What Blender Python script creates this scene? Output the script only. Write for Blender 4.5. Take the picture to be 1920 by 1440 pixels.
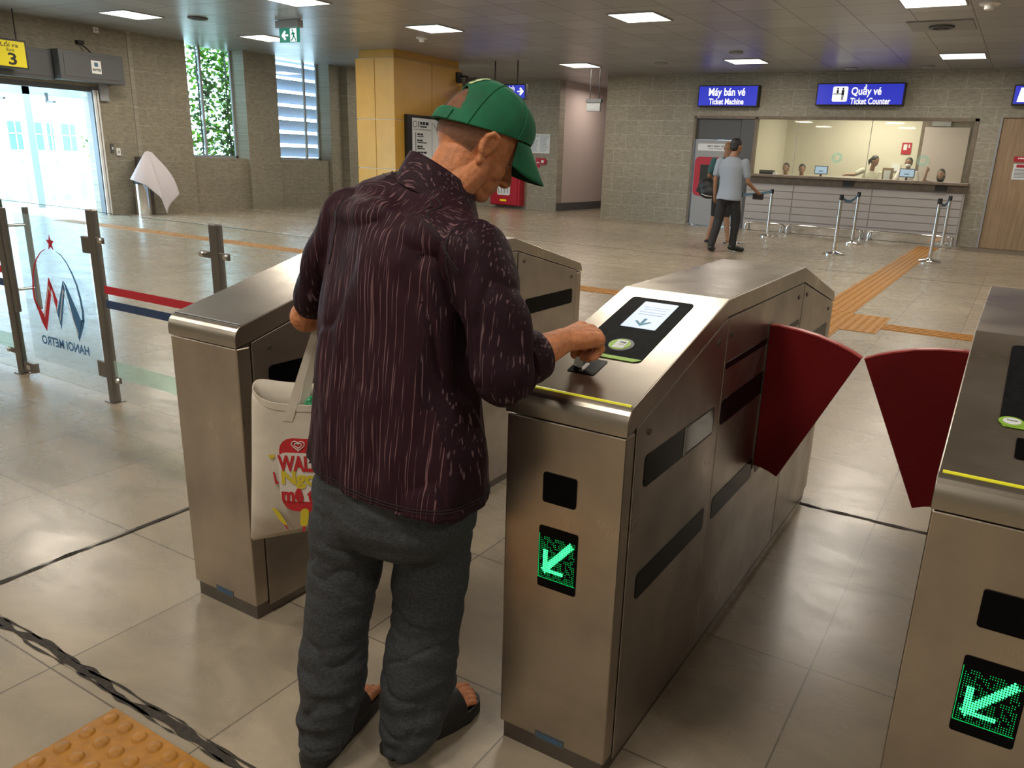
import bpy, bmesh, math, random
from mathutils import Vector, Matrix, noise, Euler
PI = math.pi
sc = bpy.context.scene
COL = sc.collection
for o in list(bpy.data.objects): bpy.data.objects.remove(o)

# ------------------------------------------------------------------ camera
cd = bpy.data.cameras.new('camera'); cam = bpy.data.objects.new('camera', cd); COL.objects.link(cam)
F_PX = 1459.11
cd.sensor_fit = 'HORIZONTAL'; cd.sensor_width = 36.0
cd.lens = F_PX*36.0/1920.0
cd.shift_x = -71.21/1920.0; cd.shift_y = 23.60/1920.0
cd.clip_start = 0.05; cd.clip_end = 200
pitch, roll, yaw = .2966, .0416, .5241
fh = Vector((-math.sin(yaw), math.cos(yaw), 0)); rh = Vector((math.cos(yaw), math.sin(yaw), 0)); uz = Vector((0, 0, 1))
Fw = fh*math.cos(pitch)-uz*math.sin(pitch); Up = uz*math.cos(pitch)+fh*math.sin(pitch)
Rt = rh*math.cos(roll)+Up*math.sin(roll); Up = Up*math.cos(roll)-rh*math.sin(roll)
m = Matrix((Rt, Up, -Fw)).transposed().to_4x4(); m.translation = Vector((.9032, -1.3775, 1.4119))
cam.matrix_world = m
sc.camera = cam

# ------------------------------------------------------------------ view, world
vs = sc.view_settings
vs.view_transform = 'Standard'; vs.look = 'None'; vs.gamma = 1.0; vs.use_curve_mapping = False
vs.exposure = -.50
world = bpy.data.worlds.new('sky'); sc.world = world; world.use_nodes = True
wn = world.node_tree; wn.nodes.clear()
wo = wn.nodes.new('ShaderNodeOutputWorld'); wb = wn.nodes.new('ShaderNodeBackground')
wb.inputs[0].default_value = (.52, .79, 1.0, 1); wb.inputs[1].default_value = 22.0
wn.links.new(wb.outputs[0], wo.inputs[0])

H = 3.436           # ceiling height
PANELS = [(x, y) for y in (-5.2, -1.3, 9.95, 15.1) for x in (-12.35, -8.2, -4.4, -.5, 3.4)] + [(x, 3.05) for x in (-12.1, -8.5, -4.85, -1.25, 2.5)] + [(x, 7.3) for x in (-12.5, -8.6, -4.4, -.3, 3.4)]
LAMP_POWER = 66
for i, (x, y) in enumerate(PANELS):
    l = bpy.data.lights.new('panel_light', 'AREA'); l.shape = 'SQUARE'; l.size = .66
    l.energy = LAMP_POWER; l.color = (1.0, .90, .77)
    lo = bpy.data.objects.new('panel_light', l); COL.objects.link(lo); lo.location = (x, y, H-.02)
# lamp over the counter room and the corridor lamp
for (x, y, z, s, e, c) in [(-2.4, 18.6, 2.95, 1.6, 105, (1, .92, .76)), (-9.4, 19.3, 3.3, 1.0, 45, (1, .86, .76))]:
    l = bpy.data.lights.new('room_light', 'AREA'); l.shape = 'SQUARE'; l.size = s; l.energy = e; l.color = c
    lo = bpy.data.objects.new('room_light', l); COL.objects.link(lo); lo.location = (x, y, z)

# ------------------------------------------------------------------ materials
def newmat(name):
    mt = bpy.data.materials.new(name); mt.use_nodes = True
    nt = mt.node_tree; b = nt.nodes['Principled BSDF']
    return mt, nt, b
def N(nt, t, **kw):
    n = nt.nodes.new(t)
    for k, v in kw.items():
        if k.startswith('i_'):
            key = k[2:]; key = int(key) if key.isdigit() else key.replace('_', ' ')
            n.inputs[key].default_value = v
        else: setattr(n, k, v)
    return n
def L(nt, a, b): nt.links.new(a, b)
def c4(c): return (c[0], c[1], c[2], 1)
def basic(name, col, rough=.5, metal=0., spec=.5, var=.0, scale=20., bump=0., bscale=60., emit=None, es=1., coat=0., stretch=None, vcol=None):
    mt, nt, b = newmat(name)
    b.inputs['Base Color'].default_value = c4(col); b.inputs['Roughness'].default_value = rough
    b.inputs['Metallic'].default_value = metal; b.inputs['Specular IOR Level'].default_value = spec
    b.inputs['Coat Weight'].default_value = coat
    tc = N(nt, 'ShaderNodeTexCoord'); mp = N(nt, 'ShaderNodeMapping'); L(nt, tc.outputs['Object'], mp.inputs[0])
    if stretch: mp.inputs['Scale'].default_value = stretch
    if var or vcol:
        n = N(nt, 'ShaderNodeTexNoise', i_Scale=scale, i_Detail=6.); L(nt, mp.outputs[0], n.inputs['Vector'])
        r = N(nt, 'ShaderNodeValToRGB'); L(nt, n.outputs['Fac'], r.inputs[0])
        a = vcol if vcol else tuple(x*(1-var) for x in col)
        r.color_ramp.elements[0].color = c4(a); r.color_ramp.elements[1].color = c4(tuple(min(1, x*(1+var)) for x in col))
        r.color_ramp.elements[0].position = .3; r.color_ramp.elements[1].position = .7
        L(nt, r.outputs[0], b.inputs['Base Color'])
    if bump:
        n = N(nt, 'ShaderNodeTexNoise', i_Scale=bscale, i_Detail=5.); L(nt, mp.outputs[0], n.inputs['Vector'])
        bp = N(nt, 'ShaderNodeBump', i_Strength=bump, i_Distance=.01); L(nt, n.outputs['Fac'], bp.inputs['Height']); L(nt, bp.outputs[0], b.inputs['Normal'])
    if emit:
        b.inputs['Emission Color'].default_value = c4(emit); b.inputs['Emission Strength'].default_value = es
    return mt

def steel(name, col=(.50, .47, .43), rough=.33, axis='z', dirt=.35):
    """brushed stainless steel with smudges; axis = direction of the brushing"""
    mt, nt, b = newmat(name)
    b.inputs['Metallic'].default_value = 1.0
    tc = N(nt, 'ShaderNodeTexCoord'); mp = N(nt, 'ShaderNodeMapping'); L(nt, tc.outputs['Object'], mp.inputs[0])
    mp.inputs['Scale'].default_value = {'x': (1, 160, 160), 'y': (160, 1, 160), 'z': (160, 160, 1)}[axis]
    n = N(nt, 'ShaderNodeTexNoise', i_Scale=4., i_Detail=4.); L(nt, mp.outputs[0], n.inputs['Vector'])
    n2 = N(nt, 'ShaderNodeTexNoise', i_Scale=4., i_Detail=3., i_Roughness=.55); L(nt, tc.outputs['Object'], n2.inputs['Vector'])
    r = N(nt, 'ShaderNodeValToRGB'); L(nt, n2.outputs['Fac'], r.inputs[0])
    r.color_ramp.elements[0].position = .35; r.color_ramp.elements[1].position = .68
    r.color_ramp.elements[0].color = c4(tuple(x*(1-dirt*.6) for x in col)); r.color_ramp.elements[1].color = c4(col)
    L(nt, r.outputs[0], b.inputs['Base Color'])
    mr = N(nt, 'ShaderNodeMapRange'); L(nt, n2.outputs['Fac'], mr.inputs[0])
    mr.inputs['From Min'].default_value = .3; mr.inputs['From Max'].default_value = .7
    mr.inputs['To Min'].default_value = rough+.12; mr.inputs['To Max'].default_value = rough-.04
    ad = N(nt, 'ShaderNodeMath', operation='MULTIPLY_ADD'); L(nt, n.outputs['Fac'], ad.inputs[0]); ad.inputs[1].default_value = .12; L(nt, mr.outputs[0], ad.inputs[2])
    L(nt, ad.outputs[0], b.inputs['Roughness'])
    bp = N(nt, 'ShaderNodeBump', i_Strength=.06, i_Distance=.002); L(nt, n.outputs['Fac'], bp.inputs['Height']); L(nt, bp.outputs[0], b.inputs['Normal'])
    return mt

def tiles(name, uaxis, col, bw, bh, off=.5, mortar=(.36, .34, .30), ms=.004, rough=.55, org=(0, 0), var=.13, streak=(3., 14.), vcoord='z', bump=.3):
    """stone tiles laid in the plane (uaxis, vcoord)"""
    mt, nt, b = newmat(name)
    g = N(nt, 'ShaderNodeNewGeometry'); sp = N(nt, 'ShaderNodeSeparateXYZ'); L(nt, g.outputs['Position'], sp.inputs[0])
    cb = N(nt, 'ShaderNodeCombineXYZ'); L(nt, sp.outputs[uaxis.upper()], cb.inputs[0]); L(nt, sp.outputs[vcoord.upper()], cb.inputs[1])
    mp = N(nt, 'ShaderNodeMapping'); mp.inputs['Location'].default_value = (-org[0], -org[1], 0); L(nt, cb.outputs[0], mp.inputs[0])
    br = N(nt, 'ShaderNodeTexBrick', offset=off, offset_frequency=2, squash=1.0)
    br.inputs['Scale'].default_value = 1.; br.inputs['Mortar Size'].default_value = ms; br.inputs['Mortar Smooth'].default_value = .1
    br.inputs['Brick Width'].default_value = bw; br.inputs['Row Height'].default_value = bh; br.inputs['Bias'].default_value = 0
    br.inputs['Color1'].default_value = c4(tuple(x*(1-var) for x in col)); br.inputs['Color2'].default_value = c4(tuple(x*(1+var) for x in col)); br.inputs['Mortar'].default_value = c4(mortar)
    L(nt, mp.outputs[0], br.inputs['Vector'])
    m2 = N(nt, 'ShaderNodeMapping'); m2.inputs['Scale'].default_value = (streak[0], streak[1], 1); L(nt, mp.outputs[0], m2.inputs[0])
    n = N(nt, 'ShaderNodeTexNoise', i_Scale=1., i_Detail=9., i_Roughness=.65, i_Distortion=.6); L(nt, m2.outputs[0], n.inputs['Vector'])
    r = N(nt, 'ShaderNodeValToRGB'); L(nt, n.outputs['Fac'], r.inputs[0])
    r.color_ramp.elements[0].color = (.74, .74, .74, 1); r.color_ramp.elements[1].color = (1.2, 1.18, 1.15, 1)
    r.color_ramp.elements[0].position = .32; r.color_ramp.elements[1].position = .68
    mx = N(nt, 'ShaderNodeMix', data_type='RGBA', blend_type='MULTIPLY'); mx.inputs['Factor'].default_value = 1
    L(nt, br.outputs['Color'], mx.inputs[6]); L(nt, r.outputs[0], mx.inputs[7]); L(nt, mx.outputs[2], b.inputs['Base Color'])
    b.inputs['Roughness'].default_value = rough
    mr = N(nt, 'ShaderNodeMapRange'); L(nt, n.outputs['Fac'], mr.inputs[0]); mr.inputs['To Min'].default_value = rough+.12; mr.inputs['To Max'].default_value = rough-.12
    L(nt, mr.outputs[0], b.inputs['Roughness'])
    sm = N(nt, 'ShaderNodeMath', operation='MULTIPLY_ADD'); L(nt, br.outputs['Fac'], sm.inputs[0]); sm.inputs[1].default_value = -1.; L(nt, n.outputs['Fac'], sm.inputs[2])
    bp = N(nt, 'ShaderNodeBump', i_Strength=bump, i_Distance=.004); L(nt, sm.outputs[0], bp.inputs['Height']); L(nt, bp.outputs[0], b.inputs['Normal'])
    return mt

def glass_mat(name, tint=(.93, .98, .96), alpha=.12, rough=.02):
    mt, nt, b = newmat(name)
    nt.nodes.remove(b); out = nt.nodes['Material Output']
    tr = N(nt, 'ShaderNodeBsdfTransparent'); tr.inputs[0].default_value = c4(tint)
    gl = N(nt, 'ShaderNodeBsdfGlossy'); gl.inputs['Roughness'].default_value = rough; gl.inputs[0].default_value = (1, 1, 1, 1)
    lw_ = N(nt, 'ShaderNodeLayerWeight', i_Blend=.5); pw = N(nt, 'ShaderNodeMath', operation='POWER'); L(nt, lw_.outputs['Facing'], pw.inputs[0]); pw.inputs[1].default_value = 5.
    fr = N(nt, 'ShaderNodeMath', operation='MULTIPLY_ADD'); L(nt, pw.outputs[0], fr.inputs[0]); fr.inputs[1].default_value = .9; fr.inputs[2].default_value = .035
    mx = N(nt, 'ShaderNodeMixShader'); L(nt, fr.outputs[0], mx.inputs[0]); L(nt, tr.outputs[0], mx.inputs[1]); L(nt, gl.outputs[0], mx.inputs[2])
    df = N(nt, 'ShaderNodeBsdfDiffuse'); df.inputs[0].default_value = (.8, .9, .88, 1)
    m2 = N(nt, 'ShaderNodeMixShader'); m2.inputs[0].default_value = alpha; L(nt, mx.outputs[0], m2.inputs[1]); L(nt, df.outputs[0], m2.inputs[2])
    L(nt, m2.outputs[0], out.inputs[0])
    return mt

def emis(name, col, s):
    mt, nt, b = newmat(name)
    b.inputs['Base Color'].default_value = c4(tuple(x*.5 for x in col)); b.inputs['Roughness'].default_value = .4
    b.inputs['Emission Color'].default_value = c4(col); b.inputs['Emission Strength'].default_value = s
    return mt

M = {}
M['floor'] = tiles('floor_stone', 'x', (.300, .256, .193), .6, .6, off=0., mortar=(.13, .11, .085), ms=.0028, rough=.27, org=(.0085, .132), var=.07, streak=(2.6, 5.), vcoord='y', bump=.06)
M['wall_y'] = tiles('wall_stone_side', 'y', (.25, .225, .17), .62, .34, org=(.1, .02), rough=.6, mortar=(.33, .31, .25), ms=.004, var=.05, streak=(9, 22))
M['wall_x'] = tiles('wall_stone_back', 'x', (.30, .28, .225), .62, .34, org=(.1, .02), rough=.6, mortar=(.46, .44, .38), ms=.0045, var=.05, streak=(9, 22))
M['plaster'] = basic('pink_plaster', (.50, .43, .40), .8, bump=.05)
M['cream'] = basic('cream_plaster', (.66, .62, .50), .8)
M['steel'] = steel('brushed_steel', (.56, .49, .41), rough=.24, axis='z', dirt=.45)
M['steel_y'] = steel('brushed_steel_cap', (.50, .455, .39), rough=.23, axis='x', dirt=.35)
M['steel_side'] = steel('brushed_steel_side', (.46, .415, .37), rough=.25, axis='y', dirt=.45)
M['steel_dark'] = steel('dark_steel', (.22, .20, .185), rough=.33, axis='z')
M['post'] = steel('post_steel', (.27, .255, .24), rough=.30, axis='z')
M['chrome'] = basic('chrome', (.78, .78, .77), .12, metal=1)
M['black'] = basic('black_acrylic', (.003, .003, .0035), .22, spec=.06)
M['matblack'] = basic('matt_black', (.012, .012, .013), .5)
M['slot_glass'] = basic('smoked_window', (.05, .055, .055), .08)
M['dkgray'] = basic('dark_grey_panel', (.085, .088, .092), .5)
M['gray'] = basic('grey_panel', (.30, .31, .32), .45)
M['white'] = basic('white_plastic', (.75, .75, .74), .5)
M['red_flap'] = basic('red_polyurethane', (.125, .003, .005), .45, spec=.22)
M['red_edge'] = basic('red_flap_rim', (.42, .05, .045), .4)
M['green'] = basic('lime_green', (.25, .47, .04), .5)
M['yellow_line'] = basic('yellow_acrylic', (.75, .72, .02), .3, emit=(.8, .8, .05), es=.35)
M['badge_blue'] = basic('badge_blue', (.02, .07, .16), .4)
M['badge_steel'] = basic('badge_steel', (.20, .22, .25), .35, metal=1)
M['gold'] = basic('gold_panel', (.56, .315, .048), .42, var=.06, scale=3, bump=.03)
M['joint'] = basic('white_joint', (.80, .78, .72), .5)
M['joint_dk'] = basic('dark_joint', (.06, .045, .03), .6)
M['glass'] = glass_mat('clear_glass', tint=(.975, .99, .985), alpha=.01)
M['frost'] = glass_mat('frosted_band', (.85, .98, .93), alpha=.16, rough=.3)
M['frost_blue'] = glass_mat('frosted_film', (.92, .97, 1.0), alpha=.13, rough=.25)
M['booth_glass'] = glass_mat('booth_glass', (.97, .98, .95), alpha=.03)
M['logo_red'] = basic('sticker_red', (.50, .012, .03), .5)
M['logo_blue'] = basic('sticker_blue', (.05, .17, .36), .5)
M['logo_navy'] = basic('sticker_navy', (.02, .05, .13), .5)
M['tactile'] = basic('ochre_tactile', (.36, .155, .014), .5, var=.18, scale=30, bump=.15)
M['sealant'] = basic('dark_sealant', (.034, .028, .022), .9, var=.4, scale=60, bump=.5, bscale=150)
M['sign_blue'] = emis('sign_blue', (.022, .03, .42), 1.5)
M['sign_white'] = emis('sign_white', (1, 1, 1), 1.25)
M['sign_yellow'] = basic('sign_yellow', (.80, .66, .005), .5, emit=(.9, .75, 0), es=.25)
M['sign_green'] = emis('sign_green', (.004, .22, .15), .9)
M['lamp'] = emis('lamp_diffuser', (1, .96, .86), 4.5)
M['wood'] = basic('oak_door', (.31, .215, .13), .5, var=.16, scale=3, stretch=(9, 9, .7))
M['screen'] = emis('screen_light', (.42, .56, .76), .95)
M['screen_text'] = basic('screen_text', (.10, .20, .33), .6)
M['counter_stone'] = basic('counter_stone', (.17, .135, .10), .3, var=.2, scale=8)
M['slat'] = basic('counter_slat', (.36, .34, .33), .45)
M['louvre'] = basic('grey_white_louvre', (.36, .39, .46), .6)
M['concrete'] = basic('weathered_concrete', (.50, .54, .55), .85, var=.25, scale=2, stretch=(2, 2, .6))
M['ext_white'] = basic('white_render', (.85, .87, .88), .8)
M['ext_glass'] = basic('blue_glass', (.08, .16, .24), .2)
M['ext_frame'] = basic('pale_blue_metal', (.42, .52, .56), .5)
def leafmat(name, a, b2):
    mt, nt, b = newmat(name); out = nt.nodes['Material Output']
    g = N(nt, 'ShaderNodeNewGeometry'); n = N(nt, 'ShaderNodeTexNoise', i_Scale=5.); L(nt, g.outputs['Position'], n.inputs['Vector'])
    r = N(nt, 'ShaderNodeValToRGB'); L(nt, n.outputs['Fac'], r.inputs[0]); r.color_ramp.elements[0].color = c4(a); r.color_ramp.elements[1].color = c4(b2); r.color_ramp.elements[0].position = .4; r.color_ramp.elements[1].position = .6
    L(nt, r.outputs[0], b.inputs['Base Color']); tl = N(nt, 'ShaderNodeBsdfTranslucent'); L(nt, r.outputs[0], tl.inputs[0])
    mx = N(nt, 'ShaderNodeMixShader'); mx.inputs[0].default_value = .5; L(nt, b.outputs[0], mx.inputs[1]); L(nt, tl.outputs[0], mx.inputs[2]); L(nt, mx.outputs[0], out.inputs[0])
    return mt
M['leaf'] = leafmat('ivy_leaf', (.02, .06, .012), (.10, .22, .03))
M['leaf2'] = leafmat('bright_leaf', (.06, .18, .01), (.20, .42, .02))
M['cloth_white'] = basic('white_dust_sheet', (.62, .58, .62), .9, bump=.2, bscale=15)
M['paper'] = basic('white_paper', (.70, .74, .76), .6)
M['red_paint'] = basic('red_enamel', (.42, .012, .03), .35)
M['ink'] = basic('black_ink', (.015, .015, .02), .6)
M['belt'] = basic('blue_belt', (.03, .10, .18), .6)
M['lay_blue'] = basic('belt_light_blue', (.10, .22, .34), .6)

# ------------------------------------------------------------------ mesh helpers
class MB:
    """collects shapes in world metres; build() links them as one mesh object"""
    def __init__(s): s.bm = bmesh.new(); s.mi = 0
    def face(s, vs):
        try: f = s.bm.faces.new(vs); f.material_index = s.mi; return f
        except ValueError: return None
    def box(s, x0, x1, y0, y1, z0, z1):
        v = [s.bm.verts.new((x, y, z)) for x in (x0, x1) for y in (y0, y1) for z in (z0, z1)]
        for q in ((0,1,3,2),(4,6,7,5),(0,4,5,1),(2,3,7,6),(0,2,6,4),(1,5,7,3)): s.face([v[i] for i in q])
        return s
    def prism(s, poly, vec):
        """closed solid: polygon (3d points) swept by vec"""
        vec = Vector(vec); a = [s.bm.verts.new(Vector(p)) for p in poly]; b = [s.bm.verts.new(Vector(p)+vec) for p in poly]
        s.face(a[::-1]); s.face(b); n = len(a)
        for i in range(n): s.face([a[i], a[(i+1) % n], b[(i+1) % n], b[i]])
        return s
    def loft(s, rings, cap=True, closed=True):
        R = [[s.bm.verts.new(Vector(p)) for p in r] for r in rings]
        for A, B in zip(R[:-1], R[1:]):
            n = len(A)
            for i in range(n if closed else n-1): s.face([A[i], A[(i+1) % n], B[(i+1) % n], B[i]])
        if cap: s.face(R[0][::-1]); s.face(R[-1])
        return s
    def tube(s, pts, r, seg=12, rr=None):
        pts = [Vector(p) for p in pts]; rings = []; nrm = None
        for i, p in enumerate(pts):
            t = (pts[min(i+1, len(pts)-1)]-pts[max(i-1, 0)]).normalized()
            if nrm is None:
                nrm = t.cross(Vector((0, 0, 1)));
                if nrm.length < .05: nrm = t.cross(Vector((1, 0, 0)))
            nrm = (nrm-t*nrm.dot(t)).normalized(); bn = t.cross(nrm)
            ra = rr[i] if rr else r
            rings.append([p+(nrm*math.cos(2*PI*k/seg)+bn*math.sin(2*PI*k/seg))*ra for k in range(seg)])
        return s.loft(rings)
    def cyl(s, a, b, r, seg=20, r2=None): return s.tube([a, b], r, seg, [r, r if r2 is None else r2])
    def lathe(s, c, prof, seg=28):
        c = Vector(c)
        return s.loft([[c+Vector((r*math.cos(2*PI*k/seg), r*math.sin(2*PI*k/seg), z)) for k in range(seg)] for r, z in prof])
    def ell(s, c, ax, rot=None, seg=20, n=12):
        """ellipsoid, ax = semi-axes, rot = 3x3 matrix"""
        c = Vector(c); rot = rot or Matrix.Identity(3); rings = []
        top = s.bm.verts.new(c+rot @ Vector((0, 0, ax[2]))); bot = s.bm.verts.new(c-rot @ Vector((0, 0, ax[2])))
        for i in range(1, n):
            a = PI*i/n
            rings.append([s.bm.verts.new(c+rot @ Vector((ax[0]*math.sin(a)*math.cos(2*PI*k/seg), ax[1]*math.sin(a)*math.sin(2*PI*k/seg), ax[2]*math.cos(a)))) for k in range(seg)])
        for k in range(seg):
            s.face([top, rings[0][k], rings[0][(k+1) % seg]]); s.face([bot, rings[-1][(k+1) % seg], rings[-1][k]])
        for A, B in zip(rings[:-1], rings[1:]):
            for k in range(seg): s.face([A[k], B[k], B[(k+1) % seg], A[(k+1) % seg]])
        return s
    def caps(s, p, q, r0, r1, seg=16):
        """tapered limb piece with round ends"""
        p = Vector(p); q = Vector(q); d = (q-p).normalized(); pts = []; rr = []
        for k in range(4): a = PI/2*(1-k/4.); pts.append(p-d*r0*math.sin(a)); rr.append(max(r0*math.cos(a), r0*.12))
        pts.append(p); rr.append(r0); pts.append(q); rr.append(r1)
        for k in range(1, 5): a = PI/2*k/4.; pts.append(q+d*r1*math.sin(a)); rr.append(max(r1*math.cos(a), r1*.12))
        return s.tube(pts, 1, seg, rr)
    def limb(s, pts, radii, seg=16):
        for i in range(len(pts)-1): s.caps(pts[i], pts[i+1], radii[i], radii[i+1], seg)
        return s
    def build(s, name, mats, parent=None, smooth=False, bevel=0, angle=35, loc=None):
        bmesh.ops.recalc_face_normals(s.bm, faces=s.bm.faces)
        me = bpy.data.meshes.new(name); s.bm.to_mesh(me); s.bm.free()
        return obj_from(me, name, mats, parent, smooth, bevel, angle, loc)
def base_of(o):
    v = Vector((0, 0, 0))
    while o is not None: v += Vector(o.location); o = o.parent
    return v
def obj_from(me, name, mats, parent=None, smooth=False, bevel=0, angle=35, loc=None):
    if not isinstance(mats, (list, tuple)): mats = [mats]
    for q in mats: me.materials.append(q)
    o = bpy.data.objects.new(name, me); COL.objects.link(o)
    if parent is not None:
        me.transform(Matrix.Translation(-base_of(parent))); o.parent = parent
    elif loc is not None:
        me.transform(Matrix.Translation(-Vector(loc))); o.location = loc
    if smooth:
        for p in me.polygons: p.use_smooth = True
        try: me.set_sharp_from_angle(angle=math.radians(angle))
        except Exception: pass
    if bevel:
        b = o.modifiers.new('bevel', 'BEVEL'); b.width = bevel; b.segments = 2; b.limit_method = 'ANGLE'
    return o
def thing(name, label, cat, loc=(0, 0, 0), group=None):
    o = bpy.data.objects.new(name, None); COL.objects.link(o); o.location = loc; o.empty_display_size = .1
    return tag(o, label, cat, group)
def tag(o, label=None, cat=None, group=None, kind=None):
    if label: o['label'] = label
    if cat: o['category'] = cat
    if group: o['group'] = group
    if kind: o['kind'] = kind
    return o
def struct(o): o['kind'] = 'structure'; return o
def lab(o, s): o['label'] = s; return o
def dup(root, dloc, label=None, group=None):
    def cp(o, par):
        c = o.copy(); COL.objects.link(c); c.parent = par
        for ch in [k for k in o.children]: cp(ch, c)
        return c
    r = cp(root, None); r.location = Vector(root.location)+Vector(dloc)
    if label: r['label'] = label
    if group: r['group'] = group
    return r
def bake(bm_builder, voxel, smooth=4, factor=.5):
    """union the overlapping solids of an MB into one smooth closed surface, return the mesh"""
    bm = bm_builder.bm; bmesh.ops.recalc_face_normals(bm, faces=bm.faces)
    bmesh.ops.triangulate(bm, faces=[f for f in bm.faces if len(f.verts) > 4])
    me = bpy.data.meshes.new('raw'); bm.to_mesh(me); bm.free()
    o = bpy.data.objects.new('raw', me); COL.objects.link(o)
    r = o.modifiers.new('r', 'REMESH'); r.mode = 'VOXEL'; r.voxel_size = voxel; r.adaptivity = 0
    if smooth:
        s_ = o.modifiers.new('s', 'SMOOTH'); s_.factor = factor; s_.iterations = smooth
    bpy.context.view_layer.update()
    dg = bpy.context.evaluated_depsgraph_get(); out = bpy.data.meshes.new_from_object(o.evaluated_get(dg))
    bpy.data.objects.remove(o); bpy.data.meshes.remove(me); out.materials.clear()
    return out
def text(body, name, mat, parent, c, xd, yd, w=None, h=None, bold=0., depth=.0008, loc=None, align='C'):
    """lettering centred on c (or starting there), reading along xd, upwards yd; fitted to width w / height h"""
    cu = bpy.data.curves.new('t', 'FONT'); cu.body = body; cu.size = 1.; cu.offset = bold; cu.extrude = 0.0; cu.resolution_u = 3
    o = bpy.data.objects.new('t', cu); COL.objects.link(o); bpy.context.view_layer.update()
    dg = bpy.context.evaluated_depsgraph_get(); me = bpy.data.meshes.new_from_object(o.evaluated_get(dg)); bpy.data.objects.remove(o)
    if not len(me.vertices): return None
    xs = [v.co.x for v in me.vertices]; ys = [v.co.y for v in me.vertices]
    W0 = max(xs)-min(xs); H0 = max(ys)-min(ys); sx = w/W0 if w else None; sy = h/H0 if h else sx
    if sx is None: sx = sy
    cx = (max(xs)+min(xs))/2 if align == 'C' else min(xs); cy = (max(ys)+min(ys))/2
    xd = Vector(xd).normalized(); yd = Vector(yd).normalized(); nd = xd.cross(yd)
    bm = bmesh.new(); bm.from_mesh(me)
    for v in bm.verts:
        a = (v.co.x-cx)*sx; b_ = (v.co.y-cy)*sy; v.co = Vector(c)+xd*a+yd*b_+nd*depth
    me2 = bpy.data.meshes.new(name); bm.to_mesh(me2); bm.free(); me2.materials.clear()
    return obj_from(me2, name, mat, parent, loc=loc)
def rrect(x0, x1, y0, y1, r=.01, n=4, fn=None):
    pts = []
    for cx, cy, a0 in ((x1-r, y1-r, 0), (x0+r, y1-r, 90), (x0+r, y0+r, 180), (x1-r, y0+r, 270)):
        for k in range(n+1):
            a = math.radians(a0+90*k/n); pts.append((cx+r*math.cos(a), cy+r*math.sin(a)))
    return [fn(*p) for p in pts] if fn else pts

# ================================================================== the room
XL, WY, PY, XR, YB = -14.6, 17.2, 18.05, 5.5, -8.0
struct(MB().box(-40, XR, YB, 25, -.3, 0).build('floor', M['floor']))
def ceil_mat():
    mt, nt, b = newmat('ceiling_metal')
    b.inputs['Metallic'].default_value = .25
    g = N(nt, 'ShaderNodeNewGeometry'); br = N(nt, 'ShaderNodeTexBrick', offset=0., offset_frequency=2)
    mp = N(nt, 'ShaderNodeMapping'); mp.inputs['Location'].default_value = (.1, .25, 0); L(nt, g.outputs['Position'], mp.inputs[0])
    br.inputs['Scale'].default_value = 1; br.inputs['Brick Width'].default_value = .73; br.inputs['Row Height'].default_value = .73
    br.inputs['Mortar Size'].default_value = .010; br.inputs['Mortar Smooth'].default_value = .5
    br.inputs['Color1'].default_value = (.33, .335, .35, 1); br.inputs['Color2'].default_value = (.42, .425, .44, 1); br.inputs['Mortar'].default_value = (.10, .10, .10, 1)
    L(nt, mp.outputs[0], br.inputs['Vector']); L(nt, br.outputs['Color'], b.inputs['Base Color'])
    n = N(nt, 'ShaderNodeTexNoise', i_Scale=1.6, i_Detail=2.); L(nt, g.outputs['Position'], n.inputs['Vector'])
    sm = N(nt, 'ShaderNodeMath', operation='MULTIPLY_ADD'); L(nt, br.outputs['Fac'], sm.inputs[0]); sm.inputs[1].default_value = -.5; L(nt, n.outputs['Fac'], sm.inputs[2])
    bp = N(nt, 'ShaderNodeBump', i_Strength=.25, i_Distance=.02); L(nt, sm.outputs[0], bp.inputs['Height']); L(nt, bp.outputs[0], b.inputs['Normal'])
    b.inputs['Roughness'].default_value = .33
    return mt
M['ceiling'] = ceil_mat()
struct(MB().box(XL-.6, XR, YB, 25, H, H+.25).build('ceiling', M['ceiling']))
# left wall with the exit opening and two window bays
lw = MB()
X0 = XL-.5
lw.box(X0, XL, YB, 1.6, 0, H); lw.box(X0, XL, 1.6, 7.8, 2.36, H); lw.box(X0, XL, 7.8, 9.76, 0, H)
lw.box(X0, XL, 11.2, 12.1, 0, H); lw.box(X0, XL, 13.75, 14.15, 0, H); lw.box(X0, XL, 14.7, 25, 0, H)
for a, b in ((9.76, 11.2), (12.1, 13.75)): lw.box(X0, XL-.10, a, b, 0, 1.13)
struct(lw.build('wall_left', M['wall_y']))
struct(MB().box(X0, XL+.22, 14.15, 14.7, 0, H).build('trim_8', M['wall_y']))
bw = MB()
bw.box(-8.55, -6.15, WY, WY+.3, 0, H); bw.box(-6.15, -.19, WY, WY+.3, 2.50, H); bw.box(-4.72, -.19, WY, WY+.3, 0, 1.27); bw.box(-.19, .24, WY, WY+.3, 0, H)
bw.box(.24, 1.34, WY, WY+.3, 2.54, H); bw.box(1.34, XR, WY, WY+.3, 0, H)
struct(bw.build('wall_back', M['wall_x']))
struct(MB().box(XL, -10.4, PY, PY+.3, 0, H).build('wall_restroom', M['wall_x']))
struct(MB().box(-10.7, -10.4, PY+.3, 25, 0, H).build('wall_corridor', M['plaster']))
struct(MB().box(-10.4, -8.55, 24.6, 24.9, 0, H).build('wall_corridor_end', M['plaster']))
struct(MB().box(-8.55, -8.3, WY+.3, 25, 0, H).build('wall_corridor_right', M['plaster']))
struct(MB().box(-10.4, -10.38, PY+.02, 24.6, 0, .22).build('baseboard_corridor', M['dkgray']))
struct(MB().box(XR, XR+.3, YB, 25, 0, H).build('wall_right', M['wall_y']))
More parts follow.
